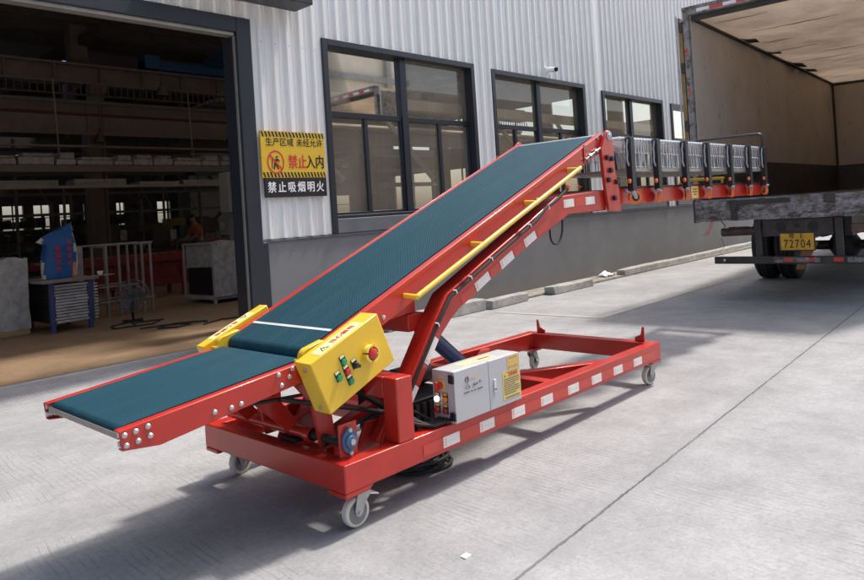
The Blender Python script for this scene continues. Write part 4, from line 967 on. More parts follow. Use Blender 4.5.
# scissor lattice, one mesh per side
n = 62; xs0 = 4.70; dx = (7.66-xs0)/n
for y in (rY0, rY1):
    mb = MB(RO); so = -1 if y == rY0 else 1
    for i in range(n):
        x = xs0+(i+.5)*dx; j = .007*math.sin(i*1.7); tl = .010 if i % 2 else -.010
        mb.beam((x-tl+j, y+so*.003, 1.800), (x+tl+j, y+so*.003, 1.588), .003, .015, (1, 0, 0))
        if i % 2: mb.beam((x+tl+.016, y-so*.003, 1.798), (x-tl*2.2+.016, y-so*.003, 1.590), .003, .010, (1, 0, 0))
        for z in (1.798, 1.694, 1.590): mb.lathe([(0, .0085), (.006, .007)], (x, y+so*.0048, z), (0, so, 0), 6)
    mb.build('lattice', M['galv'], RC, smooth=0)
mb = MB(RO); mb.cyl((0+RO[0], rY0+.008, 1.800), (RO[0], rY1-.008, 1.800), .0175, 12); mb.cyl((RO[0], rY0-.012, 1.800), (RO[0], rY1+.012, 1.800), .007, 8)
r0 = mb.build('roller', M['zinc_bright'], RC)
for i in range(n):
    o = r0 if i == 0 else r0.copy()
    if i: COL.objects.link(o)
    o.location = (xs0+i*dx+dx*.5-RO[0], 0, 0)
mb = MB(RO)
for y in (rY0-.004, rY1+.004): mb.box(4.72, 7.62, y-.004, y+.004, 1.560, 1.584)
for x in PX: mb.box(x-.01, x+.01, rY0+.01, rY1-.01, 1.563, 1.581)
mb.build('lower_rail', M['tube_steel'], RC)
def leg(x, y, side, ang):
    mb = MB(RO); mb.box(x-.030, x+.030, y-.023, y+.023, 1.418, ZT+.004); g = mb.build('leg', M['black'], RC, bevel=.004)
    s_ = -1 if side == 'n' else 1; XF = Matrix.Translation((x, y, 0)) @ Matrix.Rotation(ang, 4, 'Z')
    c = MB(RO); c.xf = XF
    c.lathe([(0, .024), (.010, .020)], (0, 0, 1.407), (0, 0, 1), 12)
    for k in (-1, 1): c.prism([(-.018, 1.407), (.018, 1.407), (.030, 1.378), (.026, 1.356), (.006, 1.356), (-.004, 1.380)], 'y', k*.018, k*.021)
    c.box(-.030, .034, -.0179, .0179, 1.402, 1.4065); c.prism([(-.020, 1.406), (-.054, 1.424), (-.058, 1.416), (-.022, 1.396)], 'y', -.014, .014)
    c.build('castor_fork', M['zinc'], g)
    w = MB(RO); w.xf = XF; w.lathe([(-.014, .036), (-.012, .050), (.012, .050), (.014, .036)], (.016, 0, 1.3685), (0, 1, 0), 24); w.build('castor_wheel', M['orange'], g)
    h = MB(RO); h.xf = XF; h.lathe([(-.0155, .010), (-.0148, .029), (.0148, .029), (.0155, .010)], (.016, 0, 1.3685), (0, 1, 0), 18); h.build('castor_hub', M['rubber'], g)
    k = MB(RO); k.lathe([(0, .010), (.004, .017), (.016, .017), (.02, .010)], (x-.055, y, 1.487), (0, s_, 0), 12); k.cyl((x-.055, y, 1.487), (x-.02, y, 1.487), .006, 8); k.build('knob', M['orange'], g)
    b = MB(RO); b.tube([(x-.026, y, 1.795), (x-.050, y, 1.74), (x-.044, y, 1.69), (x-.054, y, 1.64), (x-.028, y, 1.60)], .007, 8); b.build('stay', M['galv'], g)
    return g
for i, x in enumerate(PX): leg(x, 2.455, 'n', R((-38, 25, 32, 20, 38, 30, 45)[i])); leg(x+.06, 3.152, 'f', R((20, -15, 30, 10, -25, 15, 5)[i]))
mb = MB(RO); hp = [(7.665, 2.462, 1.79), (7.668, 2.462, 1.925), (7.668, 2.475, 1.943), (7.668, 2.50, 1.950), (7.668, 3.10, 1.950), (7.668, 3.135, 1.943), (7.668, 3.148, 1.925), (7.665, 3.148, 1.79)]
mb.tube(hp, .0125, 10); mb.build('end_handle', M['black'], RC)
# ------------------------------------------------------------------ box truck, seen from its open tail
TO = (9.02, 3.775, 0)
TK = thing('box_truck', 'old open box truck with rusty tail, beige lined cargo box and yellow plate 72704', 'truck', TO, R(2.9))
def T(): return MB()
TW = 2.42; TL = 8.7; FZ = 1.285; CZ = 3.70
b = T(); b.box(.06, TL, -.085, -.07, 1.83, CZ-.03); b.box(.06, TL, -TW+.07, -TW+.085, 1.83, CZ-.03); b.split('side_lining', M['lining'], TK, smooth=0)
b = T(); b.box(.06, TL, -.087, -.066, FZ, 1.828); b.box(.06, TL, -TW+.066, -TW+.087, FZ, 1.828); b.box(TL-.062, TL-.04, -TW+.09, -.09, FZ, 1.828)
for k in range(3): b.box(.06, TL, -.091, -.0872, FZ+.12+k*.16, FZ+.13+k*.16)
b.build('kick_panel', M['kick'], TK, smooth=0)
b = T(); b.box(TL-.06, TL-.045, -TW+.09, -.09, 1.83, CZ-.03); b.build('front_lining', M['lining'], TK, smooth=0)
b = T(); b.box(.05, TL, -.0655, -.0, FZ-.2, CZ+.05); b.box(.05, TL, -TW, -TW+.0655, FZ-.2, CZ+.05); b.box(TL-.0395, TL+.02, -TW+.066, -.066, FZ-.2, CZ+.05); b.split('outer_skin', M['truck_out'], TK)
b = T(); rnd = random.Random(9); x = .06
s1 = .01
while x < TL-.1:           # ceiling boards, some sagging
    w = rnd.uniform(.75, 1.15); x2 = min(x+w, TL-.04) if x+w < TL-.3 else TL-.04; s0 = s1; s1 = rnd.uniform(0, .028)
    b.add([(x, -.09, CZ-.045), (x2, -.09, CZ-.045), (x2, -TW*.5, CZ-.045-s1), (x, -TW*.5, CZ-.045-s0), (x2, -TW+.09, CZ-.045), (x, -TW+.09, CZ-.045)], [(0, 1, 2, 3), (3, 2, 4, 5)])
    x = x2
b.build('ceiling_lining', translucent('weathered_roof_board', (.54, .485, .42), (.24, .205, .17)), TK, smooth=0)  # boards made translucent to pass added light into the cargo box
b = T(); b.quad((.05, -TW+.066, CZ+.03), (TL, -TW+.066, CZ+.03), (TL, -.066, CZ+.03), (.05, -.066, CZ+.03)); b.build('roof_sheet', translucent('translucent_roof_sheet', (.40, .38, .35), (.55, .50, .44)), TK, smooth=0)  # translucency added so sunlight brightens the cargo box
b = T(); b.beam((.06, -.10, CZ-.05), (TL, -.10, CZ-.05), .05, .05); b.box(TL-.10, TL-.062, -.13, -.088, FZ, CZ-.05); b.box(TL-.07, TL-.03, -TW+.09, -.09, CZ-.11, CZ+.02); b.box(.055, .085, -TW+.09, -.09, CZ-.09, CZ+.02); b.beam((.06, -TW+.10, CZ-.05), (TL, -TW+.10, CZ-.05), .05, .05); 
for x0, l, z in ((1.9, .5, -.01), (3.3, .35, -.02), (4.6, .9, -.03), (5.7, .6, -.02)): b.add([(x0, -.14, CZ-.046), (x0+l, -.13, CZ-.05), (x0+l*.9, -.30, CZ-.062+z), (x0+l*.3, -.33, CZ-.058+z), (x0+.05, -.22, CZ-.06+z)], [(0, 1, 2, 3, 4)])
b.build('ceiling_edge', M['dark_steel'], TK, smooth=0)
b = T(); rnd = random.Random(31)
for k in range(9):                                  # split seams and torn strips in the ceiling boards
    x = .7+k*.85+rnd.uniform(-.2, .2); y0 = -.12-rnd.uniform(0, .9); L0 = rnd.uniform(.4, 1.1); pts = []; q2 = []
    for i in range(9):
        y = y0-L0*i/8; j = rnd.uniform(-.012, .012); pts.append((x+j, y, CZ-.075)); q2.append((x+j+.028*math.sin(math.pi*i/8)*rnd.uniform(.5, 1.3)+.003, y, CZ-.077))
    b.add(pts+q2, [(i, i+1, 10+i, 9+i) for i in range(8)])
b.split('ceiling_tear', M['dark_steel'], TK, smooth=0)
b = T()
for k in range(7): b.box(1.2*k+.3, 1.2*k+.312, -.0868, -.0852, 1.835, CZ-.06)
0 and b.split('lining_joint', M['dark_steel'], TK, smooth=0)
b = T(); b.box(.02, TL, -TW+.02, -.02, FZ-.07, FZ-.001); b.build('cargo_floor', M['kick'], TK)
# tail frame
b = T(); b.box(-.02, .058, -.075, .0, FZ, CZ+.085); b.box(-.02, .058, -TW, -TW+.075, FZ, CZ+.085); b.split('tail_post', M['edge_grey'], TK, bevel=.006)
b = T(); b.box(-.024, .062, -TW+.0755, -.0755, CZ-.02, CZ+.085); b.box(-.03, -.0245, -TW, -.0, CZ+.05, CZ+.088); hd = b.build('tail_header', M['edge_grey'], TK, bevel=.006)
b = T(); b2 = T(); y = -.19
for k in range(8):
    (b2 if k % 2 == 0 else b).box(-.0275, -.0248, y-.16, y, CZ+.0, CZ+.042); y -= .164
b.split('red_tape', M['tape_red'], hd, smooth=0); b2.split('white_tape', M['tape_white'], hd, smooth=0)
b = T(); b.box(-.0235, -.0205, -.052, -.026, 2.66, 2.74); b.box(-.0235, -.0205, -.052, -.026, 3.16, 3.26); b.split('red_tape', M['tape_red'], TK, smooth=0)
b = T(); b.box(-.0235, -.0205, -.052, -.026, 2.42, 2.655); b.box(-.0235, -.0205, -.052, -.026, 3.00, 3.155); b.split('white_tape', M['rust_white'], TK, smooth=0)
# door leaf folded back along the outside of the box
b = T(); b.box(.03, 1.22, .055, .085, FZ+.05, CZ-.02); dl = b.build('door_leaf', M['edge_grey'], TK, bevel=.004)
b = T(); b.box(.02, .0298, .055, .078, FZ+.1, CZ-.10); b.box(.03, 1.2, .030, .054, FZ+.1, CZ-.1); b.build('door_core', M['wood_tan'], dl)
b = T()
for z in (CZ-.22, 2.95, 2.2, 1.55): b.box(-.028, .03, .002, .05, z, z+.13)
b.split('hinge', M['dark_steel'], dl, bevel=.006)
b = T(); b.tube([(-.005, .09, FZ+.1), (-.005, .09, CZ)], .014, 8); b.build('lock_rod', M['zinc'], dl)
# tail sill beam, deformed and chipped
b = T(); n = 28; vs = []; fs = []; rnd = random.Random(4)
for i in range(n+1):
    y = -.004-(TW-.004)*i/n+.0; d = [rnd.uniform(-.006, .006) for k in range(4)]
    vs += [(-.05+d[0], y, FZ-.27+d[1]), (-.045+d[2], y, FZ-.015+d[3]), (-.02, y, FZ+.004), (.12, y, FZ+.002), (.12, y, FZ-.27)]
for i in range(n):
    for k in range(5): fs.append((i*5+k, i*5+(k+1) % 5, i*5+5+(k+1) % 5, i*5+5+k))
fs += [(4, 3, 2, 1, 0), tuple(n*5+k for k in range(5))]
b.add(vs, fs); sb = b.build('tail_sill', M['rust_white'], TK, bevel=.004, smooth=25)
b = T(); b.box(-.062, -.052, -1.15, -.42, FZ-.075, FZ-.02); b.box(-.056, .10, -.02, .006, FZ-.285, FZ+.01); b.box(-.066, -.0525, -.54, -.46, FZ-.27, FZ-.01); b.box(-.066, -.0525, -1.62, -1.5, FZ-.10, FZ-.0); b.split('bracket', M['dark_steel'], sb, bevel=.006)
b = T(); b.lathe([(0, .032), (.014, .030), (.018, .012)], (-.066, -.50, FZ-.14), (-1, 0, 0), 14); b.build('bolt', M['dark_steel'], sb)
# chassis, cross member with lamp holes, plate
b = T(); b.box(.25, TL+1.2, -.78, -.70, .78, 1.03); b.box(.25, TL+1.2, -1.72, -1.64, .78, 1.03)
for x in (.3, 1.3, 4.2, 6.2): b.box(x, x+.1, -1.639, -.781, .82, 1.0)
b.build('chassis', M['dark_steel'], TK)
b = T(); b.box(.02, .05, -1.56, -.80, .80, 1.01); b.box(.0205, .05, -.78, -.70, .55, 1.01); b.box(.0205, .05, -1.66, -1.58, .55, 1.01)
cmb = b.build('cross_member', M['dark_steel'], TK, bevel=.006)
b = T()
for y in (-1.01, -1.36): b.lathe([(0, .062), (.001, .062)], (.0195, y, .912), (-1, 0, 0), 22)
b.box(.016, .0195, -1.215, -1.155, .90, .945); b.split('lamp_hole', M['ink_black'], cmb)
b = T(); b.box(.0, .012, -1.375, -.985, .625, .845); pk = b.build('plate_bracket', M['dark_steel'], TK)
b = T(); b.box(-.006, -.0005, -1.362, -1.0, .636, .832); pl = b.build('license_plate', M['plate_yellow'], TK, bevel=.004)
letters('lettering', [('粤', .070, (-.0072, -1.125, .797), .012, 1), ('·', .07, (-.0072, -1.178, .797), .02, 1), ('E', .078, (-.0072, -1.232, .797), .012, 1)], plain('worn_plate_ink', (.09, .06, .02), .6, 0, .3), pl, '-x')
letters('lettering', [(ch, .142, (-.0072, -1.058-k*.0615, .704), .006, .72) for k, ch in enumerate('72704')], M['ink_black'], pl, '-x')
# under-run bumper
b = T(); b.box(-.03, .045, -TW+.15, -.215, .472, .560); bp = b.build('bumper', M['dark_steel'], TK, bevel=.006)
b = T()
for y0, y1 in ((-1.30, -.92), (-1.42, -1.36), (-2.2, -1.70)): b.box(-.0325, -.0305, y0, y1, .49, .548)
b.split('chipped_paint', M['rust_white'], bp, smooth=0)
b = T()
for y0, y1 in ((-1.13, -1.03), (-1.36, -1.30), (-1.66, -1.56)): b.box(-.0345, -.033, y0, y1, .50, .545)
b.split('red_tape', M['tape_red'], bp, smooth=0)
b = T(); b.lathe([(0, .014), (.001, .014)], (-.031, -.34, .52), (-1, 0, 0), 10); b.build('bumper_hole', M['white_ink'], bp)
b = T(); b.cyl((.10, -.29, .862), (.10, -.80, .875), .052, 14); b.box(.08, .12, -.62, -.38, .914, .93); b.build('side_tube', plain('rusty_tube', (.085, .05, .04), .6, .1, .3, 8), TK)
b = T(); b.box(.03, .09, -2.2, -1.74, .82, .93); b.build('tail_lamp', plain('dirty_lamp', (.12, .06, .05), .4, 0, .3, 8), TK, bevel=.01)
b = T()
for x, y, s_ in ((.0, -.19, .0), (.01, -.17, .5), (.0, -.22, .9), (.012, -.205, 1.4)): b.tube([(x, y, FZ-.27), (x, y+.02*s_, FZ-.34), (x, y+.05+.01*s_, FZ-.42), (x, y+.10+.02*s_, FZ-.44-.02*s_)], .004, 5)
b.build('hanging_strip', M['pink'], TK)
b = T(); b.tube([(0.0, -.32, FZ-.27), (0.02, -.36, FZ-.34), (.02, -.33, FZ-.38), (.03, -.40, FZ-.42), (.09, -.45, .93)], .006, 6); b.tube([(.03, -.30, .80), (.03, -.33, .68), (.03, -.26, .62), (.03, -.30, .575)], .003, 5); b.build('loose_wire', M['rubber'], TK)
# wheels
def tyre(x, y):
    t = T(); prof = [(-.125, .27), (-.135, .36), (-.13, .45), (-.105, .492), (-.07, .502), (-.066, .488), (-.05, .488), (-.046, .505), (-.004, .505), (0, .49), (.004, .505), (.046, .505), (.05, .488), (.066, .488), (.07, .502), (.105, .492), (.13, .45), (.135, .36), (.125, .27)]
    t.lathe(prof, (0, 0, 0), (0, 1, 0), 40); w = t.build('tyre', M['rubber'], TK, loc=(x, y, .503))
    r = T(); r.lathe([(-.10, .268), (-.08, .22), (-.03, .20), (-.03, .08), (.03, .08), (.03, .20), (.08, .22), (.10, .268)], (0, 0, 0), (0, 1, 0), 30); r.build('rim', M['dark_steel'], w); return w
w0 = tyre(2.66, -.155)
for x, y in ((2.66, -.475), (2.66, -TW+.155), (2.66, -TW+.475), (7.9, -.25), (7.9, -TW+.25)): copy_tree(w0, TK, (x, y, .503))
b = T(); b.cyl((2.66, -.3, .5), (2.66, -TW+.3, .5), .07, 14); b.lathe([(-.2, .08), (-.12, .2), (.12, .2), (.2, .08)], (2.66, -TW/2, .5), (0, 1, 0), 18); b.box(2.2, 3.1, -.80, -.72, .60, .66); b.box(2.2, 3.1, -1.70, -1.62, .60, .66); b.build('axle', M['dark_steel'], TK)
b = T(); b.box(3.35, 4.9, -.62, -.05, .55, 1.0); b.cyl((5.2, -.4, .72), (6.4, -.4, .72), .26, 18); b.build('fuel_tank', M['dark_steel'], TK)
b = T(); b.add([(1.98, -.80, .56), (1.98, -1.00, .60), (2.0, -.86, .33), (2.02, -.72, .33)], [(0, 1, 2, 3)]); b.add([(2.02, -.70, .30), (2.0, -.83, .31), (2.02, -.78, .20), (2.04, -.67, .19)], [(0, 1, 2, 3)])
o = b.build('sun_patch_flap', M['sun_patch'], TK, smooth=0); o.modifiers.new('thick', 'SOLIDIFY').thickness = .01  # flap shaped and coloured as a patch of sun by the tyres
b = T(); b.box(TL+.3, TL+2.2, -TW+.08, -.08, .75, 2.6); b.box(TL+.6, TL+2.0, -TW+.15, -.15, 2.601, 3.1); b.build('cab', M['truck_out'], TK, bevel=.08)

# ------------------------------------------------------------------ things inside the factory
def leg4(mb, x0, x1, y0, y1, z0, z1, w): 
    for x in (x0, x1-w):
        for y in (y0, y1-w): mb.box(x, x+w, y, y+w, z0, z1)
# rack of shrink-wrapped panels with blue legs
F = (3.8, 11.1, 0)
RK = thing('panel_rack', 'blue legged rack holding a stack of shrink wrapped panels under the blue sack', 'rack', F)
mb = MB(F); leg4(mb, 3.50, 4.07, 10.60, 11.55, .005, .70, .06)
mb.split('leg', M['blue_leg'], RK, bevel=.004)
mb = MB(F); rnd = random.Random(2)
for k in range(13): mb.box(3.565+rnd.uniform(-.01, .01), 4.005+rnd.uniform(-.01, .01), 10.60, 11.5, .13+k*.042, .163+k*.042)
mb.build('panel_stack', M['wrap'], RK, bevel=.006)
mb = MB(F)
for k in range(12): mb.box(4.075, 4.13, 10.55, 11.5, .14+k*.044, .165+k*.044)
mb.split('roller_end', M['zinc'], RK, bevel=.005)
mb = MB(F); mb.box(3.38, 4.14, 10.52, 11.6, .701, .735); mb.box(3.36, 4.36, 10.50, 10.60, .736, .748); mb.build('top_board', M['tube_steel'], RK, bevel=.003)
mb = MB(F)
for k in range(11): mb.box(3.505, 3.56, 10.68, 11.6, .14+k*.048, .175+k*.048)
mb.box(3.515, 3.555, 10.69, 11.58, .13, .67); mb.build('dark_panel_ends', M['mesh_dark'], RK, bevel=.003)
# blue woven sack
SKO = (3.72, 10.85, .749)
n, m_ = 18, 22; vs = []; fs = []; rnd = random.Random(8)
for j in range(m_+1):
    t = j/m_
    for i in range(n):
        a = 2*math.pi*i/n; ca_, sa_ = math.cos(a), math.sin(a)
        sq = lambda c_: math.copysign(abs(c_)**.55, c_)
        wx_ = .225*(1-.06*t)+.015*math.sin(6*t+a*2); wy_ = .13*(1-.25*t)
        lean = .03*t
        if t > .72: k = (t-.72)/.28; wy_ *= 1-.85*k; wx_ *= 1+.16*k; lean += -.07*k
        z = t*.66 + (0 if t < .72 else (t-.72)/.28*.14*ca_*1.0)
        vs.append((SKO[0]+sq(ca_)*wx_+lean+rnd.uniform(-.004, .004), SKO[1]+sq(sa_)*wy_-.02*t+rnd.uniform(-.006, .006), SKO[2]+z))
for j in range(m_):
    for i in range(n): fs.append((j*n+i, j*n+(i+1) % n, j*n+n+(i+1) % n, j*n+n+i))
fs += [tuple(range(n-1, -1, -1)), tuple(m_*n+i for i in range(n))]
SK = thing('sack', 'bright blue woven sack with red Chinese characters slumped on the panel rack', 'sack', SKO)
mb = MB(SKO); 
for q in fs: pass
mb.add(vs, fs); mb.m = []
for f in mb.f:
    c = sum((mb.v[i] for i in f), Vector())/len(f); mb.m.append(1 if (c.x > .195 and c.z > .02) or c.x < -.215 else (2 if c.x > .15 and c.z < .22 and c.y < 0 else 0))
mb.build('sack_body', [plain('woven_blue', (.012, .10, .30), .55, 0, .15, 14, bmp=.3), plain('woven_white', (.62, .56, .52), .6, 0, .1, 14), plain('woven_orange', (.75, .25, .06), .6, 0, .1)], SK, smooth=60)
letters('lettering', [(ch, .088, (-.045, -.150+k*.004, .42-k*.098), .02, 1) for k, ch in enumerate('有容乃大')]+[(ch, .075, (.105, -.150+k*.004, .505-k*.10), .02, .9) for k, ch in enumerate('海纳百川')], M['ink_red'], SK)
CP = MB((4.20, 10.62, .749)); CP.lathe([(0, .03), (.05, .045), (.052, .04)], (4.20, 10.62, .749), (0, 0, 1), 14); tag(CP.build('bowl', M['white_ink'], loc=(4.20, 10.62, .749)), 'small white bowl standing beside the blue sack', 'bowl')
# wrapped crate at the left
F = (3.2, 11.8, 0)
def wrapped(name, label, x0, x1, y0, y1, z0, z1, m, seed, cat='crate', bevel=.03):
    o = ((x0+x1)/2, (y0+y1)/2, 0); mb = MB(o); rnd = random.Random(seed); n = 9; vs = []; fs = []
    loop = [(x0+(x1-x0)*k/n, y0) for k in range(n)]+[(x1, y0+(y1-y0)*k/n) for k in range(n)]+[(x1-(x1-x0)*k/n, y1) for k in range(n)]+[(x0, y1-(y1-y0)*k/n) for k in range(n)]
    L_ = len(loop); mz = 8
    for j in range(mz+1):
        for (x, y) in loop: vs.append((x+rnd.uniform(-.008, .008), y+rnd.uniform(-.008, .008), z0+(z1-z0)*j/mz+(rnd.uniform(-.012, .02) if j == mz else 0)))
    for j in range(mz):
        for i in range(L_): fs.append((j*L_+i, j*L_+(i+1) % L_, j*L_+L_+(i+1) % L_, j*L_+L_+i))
    fs.append(tuple(mz*L_+i for i in range(L_))); fs.append(tuple(range(L_-1, -1, -1)))
    mb.add(vs, fs); t = thing(name, label, cat, o); mb.build('wrapped_goods', m, t, smooth=50)
    p = MB(o)
    for k in range(4): p.box(x0+.01, x1-.01, y0+(y1-y0-.1)*k/3, y0+(y1-y0-.1)*k/3+.1, .005, z0-.002)
    p.build('pallet', M['wood_tan'], t); return t
wrapped('wrapped_crate', 'pale shrink wrapped crate standing left of the blue legged panel rack', 2.75, 3.36, 11.0, 11.75, .08, 1.07, M['wrap'], 1)
wrapped('wrapped_crate', 'wrapped crate with brown top at the far left edge', 1.9, 2.65, 11.2, 12.2, .08, 1.10, M['wrap_dark'], 5)
wrapped('carton', 'small shrink wrapped carton behind the blue sack', 4.15, 4.45, 11.9, 12.3, .08, 1.16, M['wrap'], 9, 'carton')
# white cart with dark mesh front
F = (6.7, 11.7, 0)
CT = thing('parts_cart', 'white framed cart with dark mesh parts in front, half covered by plastic wrap', 'cart', F)
mb = MB(F); leg4(mb, 6.30, 7.55, 11.15, 12.20, .06, 1.06, .035)
for z in (.07, .60, 1.03): mb.box(6.336, 7.514, 11.15, 11.185, z, z+.03); mb.box(6.336, 7.514, 12.166, 12.20, z, z+.03)
for z in (.07, 1.03): mb.box(6.30, 6.334, 11.186, 12.164, z, z+.03)
for x in (6.33, 7.48): 
    for y in (11.17, 12.15): mb.cyl((x, y-.015, .035), (x, y+.015, .035), .034, 12)
mb.build('frame', plain('cart_grey', (.34, .33, .31), .5), CT, bevel=.003)
mb = MB(F); mb.box(6.345, 6.40, 11.25, 12.1, .15, .62); mb.build('mesh_panel', M['mesh_dark'], CT)
mb = MB(F); mb.box(6.32, 7.5, 11.19, 12.15, .10, .135); mb.box(6.345, 6.36, 11.2, 12.15, .64, 1.02); mb.build('shelf', M['wrap'], CT)
mb = MB(F)
vs = []; fs = []; rnd = random.Random(6)
for i in range(14):
    for j in range(12): vs.append((6.30+i*.098, 11.125+rnd.uniform(-.012, .012), .12+j*.087+(.03*math.sin(i*.9) if j == 11 else 0)))
fs = [(i*12+j, i*12+j+1, i*12+j+13, i*12+j+12) for i in range(13) for j in range(11)]
mb.add(vs, fs); mb.build('wrap_film', M['wrap'], CT, smooth=60)
# tube frame trolley
F = (4.95, 11.6, 0)
TF = thing('tube_frame', 'empty bare steel tube frame standing behind the floor fan', 'frame', F)
mb = MB(F); w = .035
for x in (4.62, 4.82, 5.20, 5.34): 
    for y in (11.45, 12.0): mb.box(x, x+w, y, y+w, .005, 1.14)
for y in (11.451, 12.001):
    mb.box(4.50, 5.40, y, y+.033, 1.1405, 1.17); mb.box(4.50, 5.40, y, y+.033, .24, .27); mb.box(4.50, 5.15, y+.001, y+.032, .48, .505)
for x in (4.63, 5.345): mb.box(x, x+.03, 11.485, 12.0, 1.11, 1.14)
mb.build('tube', M['tube_steel'], TF, bevel=.003)
# fan on the floor
F = (4.60, 10.55, 0)
FN = thing('floor_fan', 'round grey wire floor fan standing on the factory floor', 'fan', F)
c0 = Vector((4.60, 10.50, .40)); mb = MB(F); ax_ = Vector((-.45, -.89, .05)).normalized(); a_ = Vector((0, 0, 1)); a_ = (a_-ax_*a_.dot(ax_)).normalized(); b_ = ax_.cross(a_)
for r, d in ((.235, 0), (.235, .09), (.16, .12), (.08, .13), (.16, -.03), (.08, -.03)): mb.tube([c0+ax_*d+(a_*math.cos(t)+b_*math.sin(t))*r for t in [2*math.pi*k/28 for k in range(28)]], .005, 5, closed=True)
for k in range(28):
    t = 2*math.pi*k/28; u_ = a_*math.cos(t)+b_*math.sin(t); mb.tube([c0+ax_*.13+u_*.03, c0+ax_*.12+u_*.16, c0+ax_*.09+u_*.235, c0+u_*.235, c0-ax_*.03+u_*.08], .0025, 4)
mb.build('cage', M['fan_grey'], FN)
mb = MB(F)
for k in range(3):
    t = 2*math.pi*k/3; u_ = a_*math.cos(t)+b_*math.sin(t); v_ = a_*math.cos(t+.7)+b_*math.sin(t+.7); mb.add([c0+u_*.03+ax_*.03, c0+u_*.20+ax_*.025, c0+v_*.21+ax_*.065, c0+v_*.05+ax_*.06], [(0, 1, 2, 3)])
mb.build('blade', M['fan_grey'], FN)
mb = MB(F); mb.cyl(c0-ax_*.12, c0+ax_*.05, .06, 16); mb.tube([c0-ax_*.05, c0+Vector((0, .03, -.25)), (4.62, 10.56, .03)], .022, 8); mb.tube([(4.42, 10.46, .018), (4.80, 10.66, .018)], .016, 6); mb.tube([(4.70, 10.42, .018), (4.54, 10.72, .018)], .016, 6); mb.build('stand', M['black'], FN)
# loose cables on the floor
mb = MB((4.7, 9.6, 0)); rnd = random.Random(12)
def floor_cable(pts):
    out = []
    for (a, b_) in zip(pts, pts[1:]):
        for k in range(6): t = k/6; out.append((a[0]+(b_[0]-a[0])*t+rnd.uniform(-.02, .02), a[1]+(b_[1]-a[1])*t+rnd.uniform(-.02, .02), .015))
    mb.tube(out, .011, 5)
floor_cable([(4.6, 10.5), (4.2, 10.3), (4.1, 10.0), (4.6, 9.9), (4.9, 10.2), (4.5, 10.3), (4.4, 9.95)]); floor_cable([(4.3, 9.6), (4.7, 9.5), (4.9, 9.3), (4.6, 9.15), (4.4, 9.35), (4.75, 9.55), (5.1, 9.3), (5.0, 9.05)]); floor_cable([(4.9, 9.0), (5.3, 9.2), (5.6, 9.0)])
tag(mb.build('floor_cable', M['rubber'], loc=(4.7, 9.6, 0)), 'black cables snaking loosely over the factory floor near the fan', 'cable')
# long red machine frames behind
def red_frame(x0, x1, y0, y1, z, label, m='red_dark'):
    o = ((x0+x1)/2, (y0+y1)/2, 0); t = thing('conveyor_frame', label, 'conveyor frame', o, 0, 'red conveyor frames inside the factory'); mb = MB(o)
    mb.box(x0, x1, y0, y0+.06, z-.16, z); mb.box(x0, x1, y1-.06, y1, z-.16, z); x = x0+.3
    mb.box(x0, x1, y0+.02, y0+.06, .25, .36); 
    while x < x1-.1: mb.box(x, x+.07, y0+.005, y0+.055, .01, z-.161); mb.box(x, x+.07, y1-.055, y1-.005, .01, z-.161); mb.box(x+.005, x+.065, y0+.061, y1-.061, z-.15, z-.09); x += 1.15
    mb.box(x0+.02, x1-.02, y0+.065, y0+.075, .30, z-.2)
    mb.build('frame', M[m], t, bevel=.004)
    r = MB(o); x = x0+.1
    while x < x1-.1: r.cyl((x, y0+.062, z-.04), (x, y1-.062, z-.04), .03, 8); x += .22
    r.build('roller_bed', M['tube_steel'], t); return t
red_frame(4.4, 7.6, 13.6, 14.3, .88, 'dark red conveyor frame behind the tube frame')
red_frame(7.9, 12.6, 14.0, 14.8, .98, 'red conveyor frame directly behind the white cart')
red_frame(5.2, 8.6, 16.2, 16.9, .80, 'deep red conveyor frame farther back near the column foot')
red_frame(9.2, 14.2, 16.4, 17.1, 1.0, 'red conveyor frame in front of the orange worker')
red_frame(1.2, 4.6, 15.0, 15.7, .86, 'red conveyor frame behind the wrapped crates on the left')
# benches, machines and shelving
def shelf_unit(x0, x1, y0, y1, h, label, seed):
    o = ((x0+x1)/2, (y0+y1)/2, 0); t = thing('storage_shelf', label, 'shelf', o, 0, 'dark storage shelves at the back of the hall'); mb = MB(o); rnd = random.Random(seed)
    leg4(mb, x0, x1, y0, y1, .005, h, .05); k = .35; 
    it = MB(o)
    while k < h:
        mb.box(x0+.001, x1-.001, y0+.001, y1-.001, k, k+.03); x = x0+.06
        while x < x1-.25:
            w = rnd.uniform(.1, .28); it.box(x, x+w, y0+.05, y1-.05, k+.031, k+.031+rnd.uniform(.08, .26)); x += w+rnd.uniform(.02, .12)
        k += .42
    mb.build('rack_frame', M['interior_dark'], t); it.build('stored_parts', M['mesh_dark'], t, bevel=.01); return t
shelf_unit(5.2, 7.1, 21.0, 21.6, 2.0, 'dark storage shelf with small parts under the far left windows', 1)
shelf_unit(7.6, 9.6, 21.4, 22.0, 1.75, 'dark low storage shelf with parts below the bright window pair', 2)
shelf_unit(3.0, 4.9, 20.0, 20.6, 2.1, 'tall dark storage shelf at the far left of the hall', 3)
def machine(x, y, label, s=1.0, m='interior_dark'):
    o = (x, y, 0); t = thing('workshop_machine', label, 'machine', o, 0, 'dark machines inside the factory'); mb = MB(o)
    mb.box(x-.5*s, x+.5*s, y-.35, y+.35, .01, .9*s); mb.box(x-.2*s, x+.35*s, y-.2, y+.25, .901*s, 1.55*s); mb.box(x-.55*s, x+.1*s, y-.15, y+.15, 1.35*s, 1.6*s); mb.cyl((x-.42*s, y, 1.35*s), (x-.42*s, y, 1.02*s), .06*s, 12)
    mb.build('machine_body', M[m], t, bevel=.03)
    k = MB(o); k.box(x+.36*s, x+.55*s, y-.22, y-.12, 1.1*s, 1.4*s); k.build('control_panel', M['wrap'], t, bevel=.01); return t
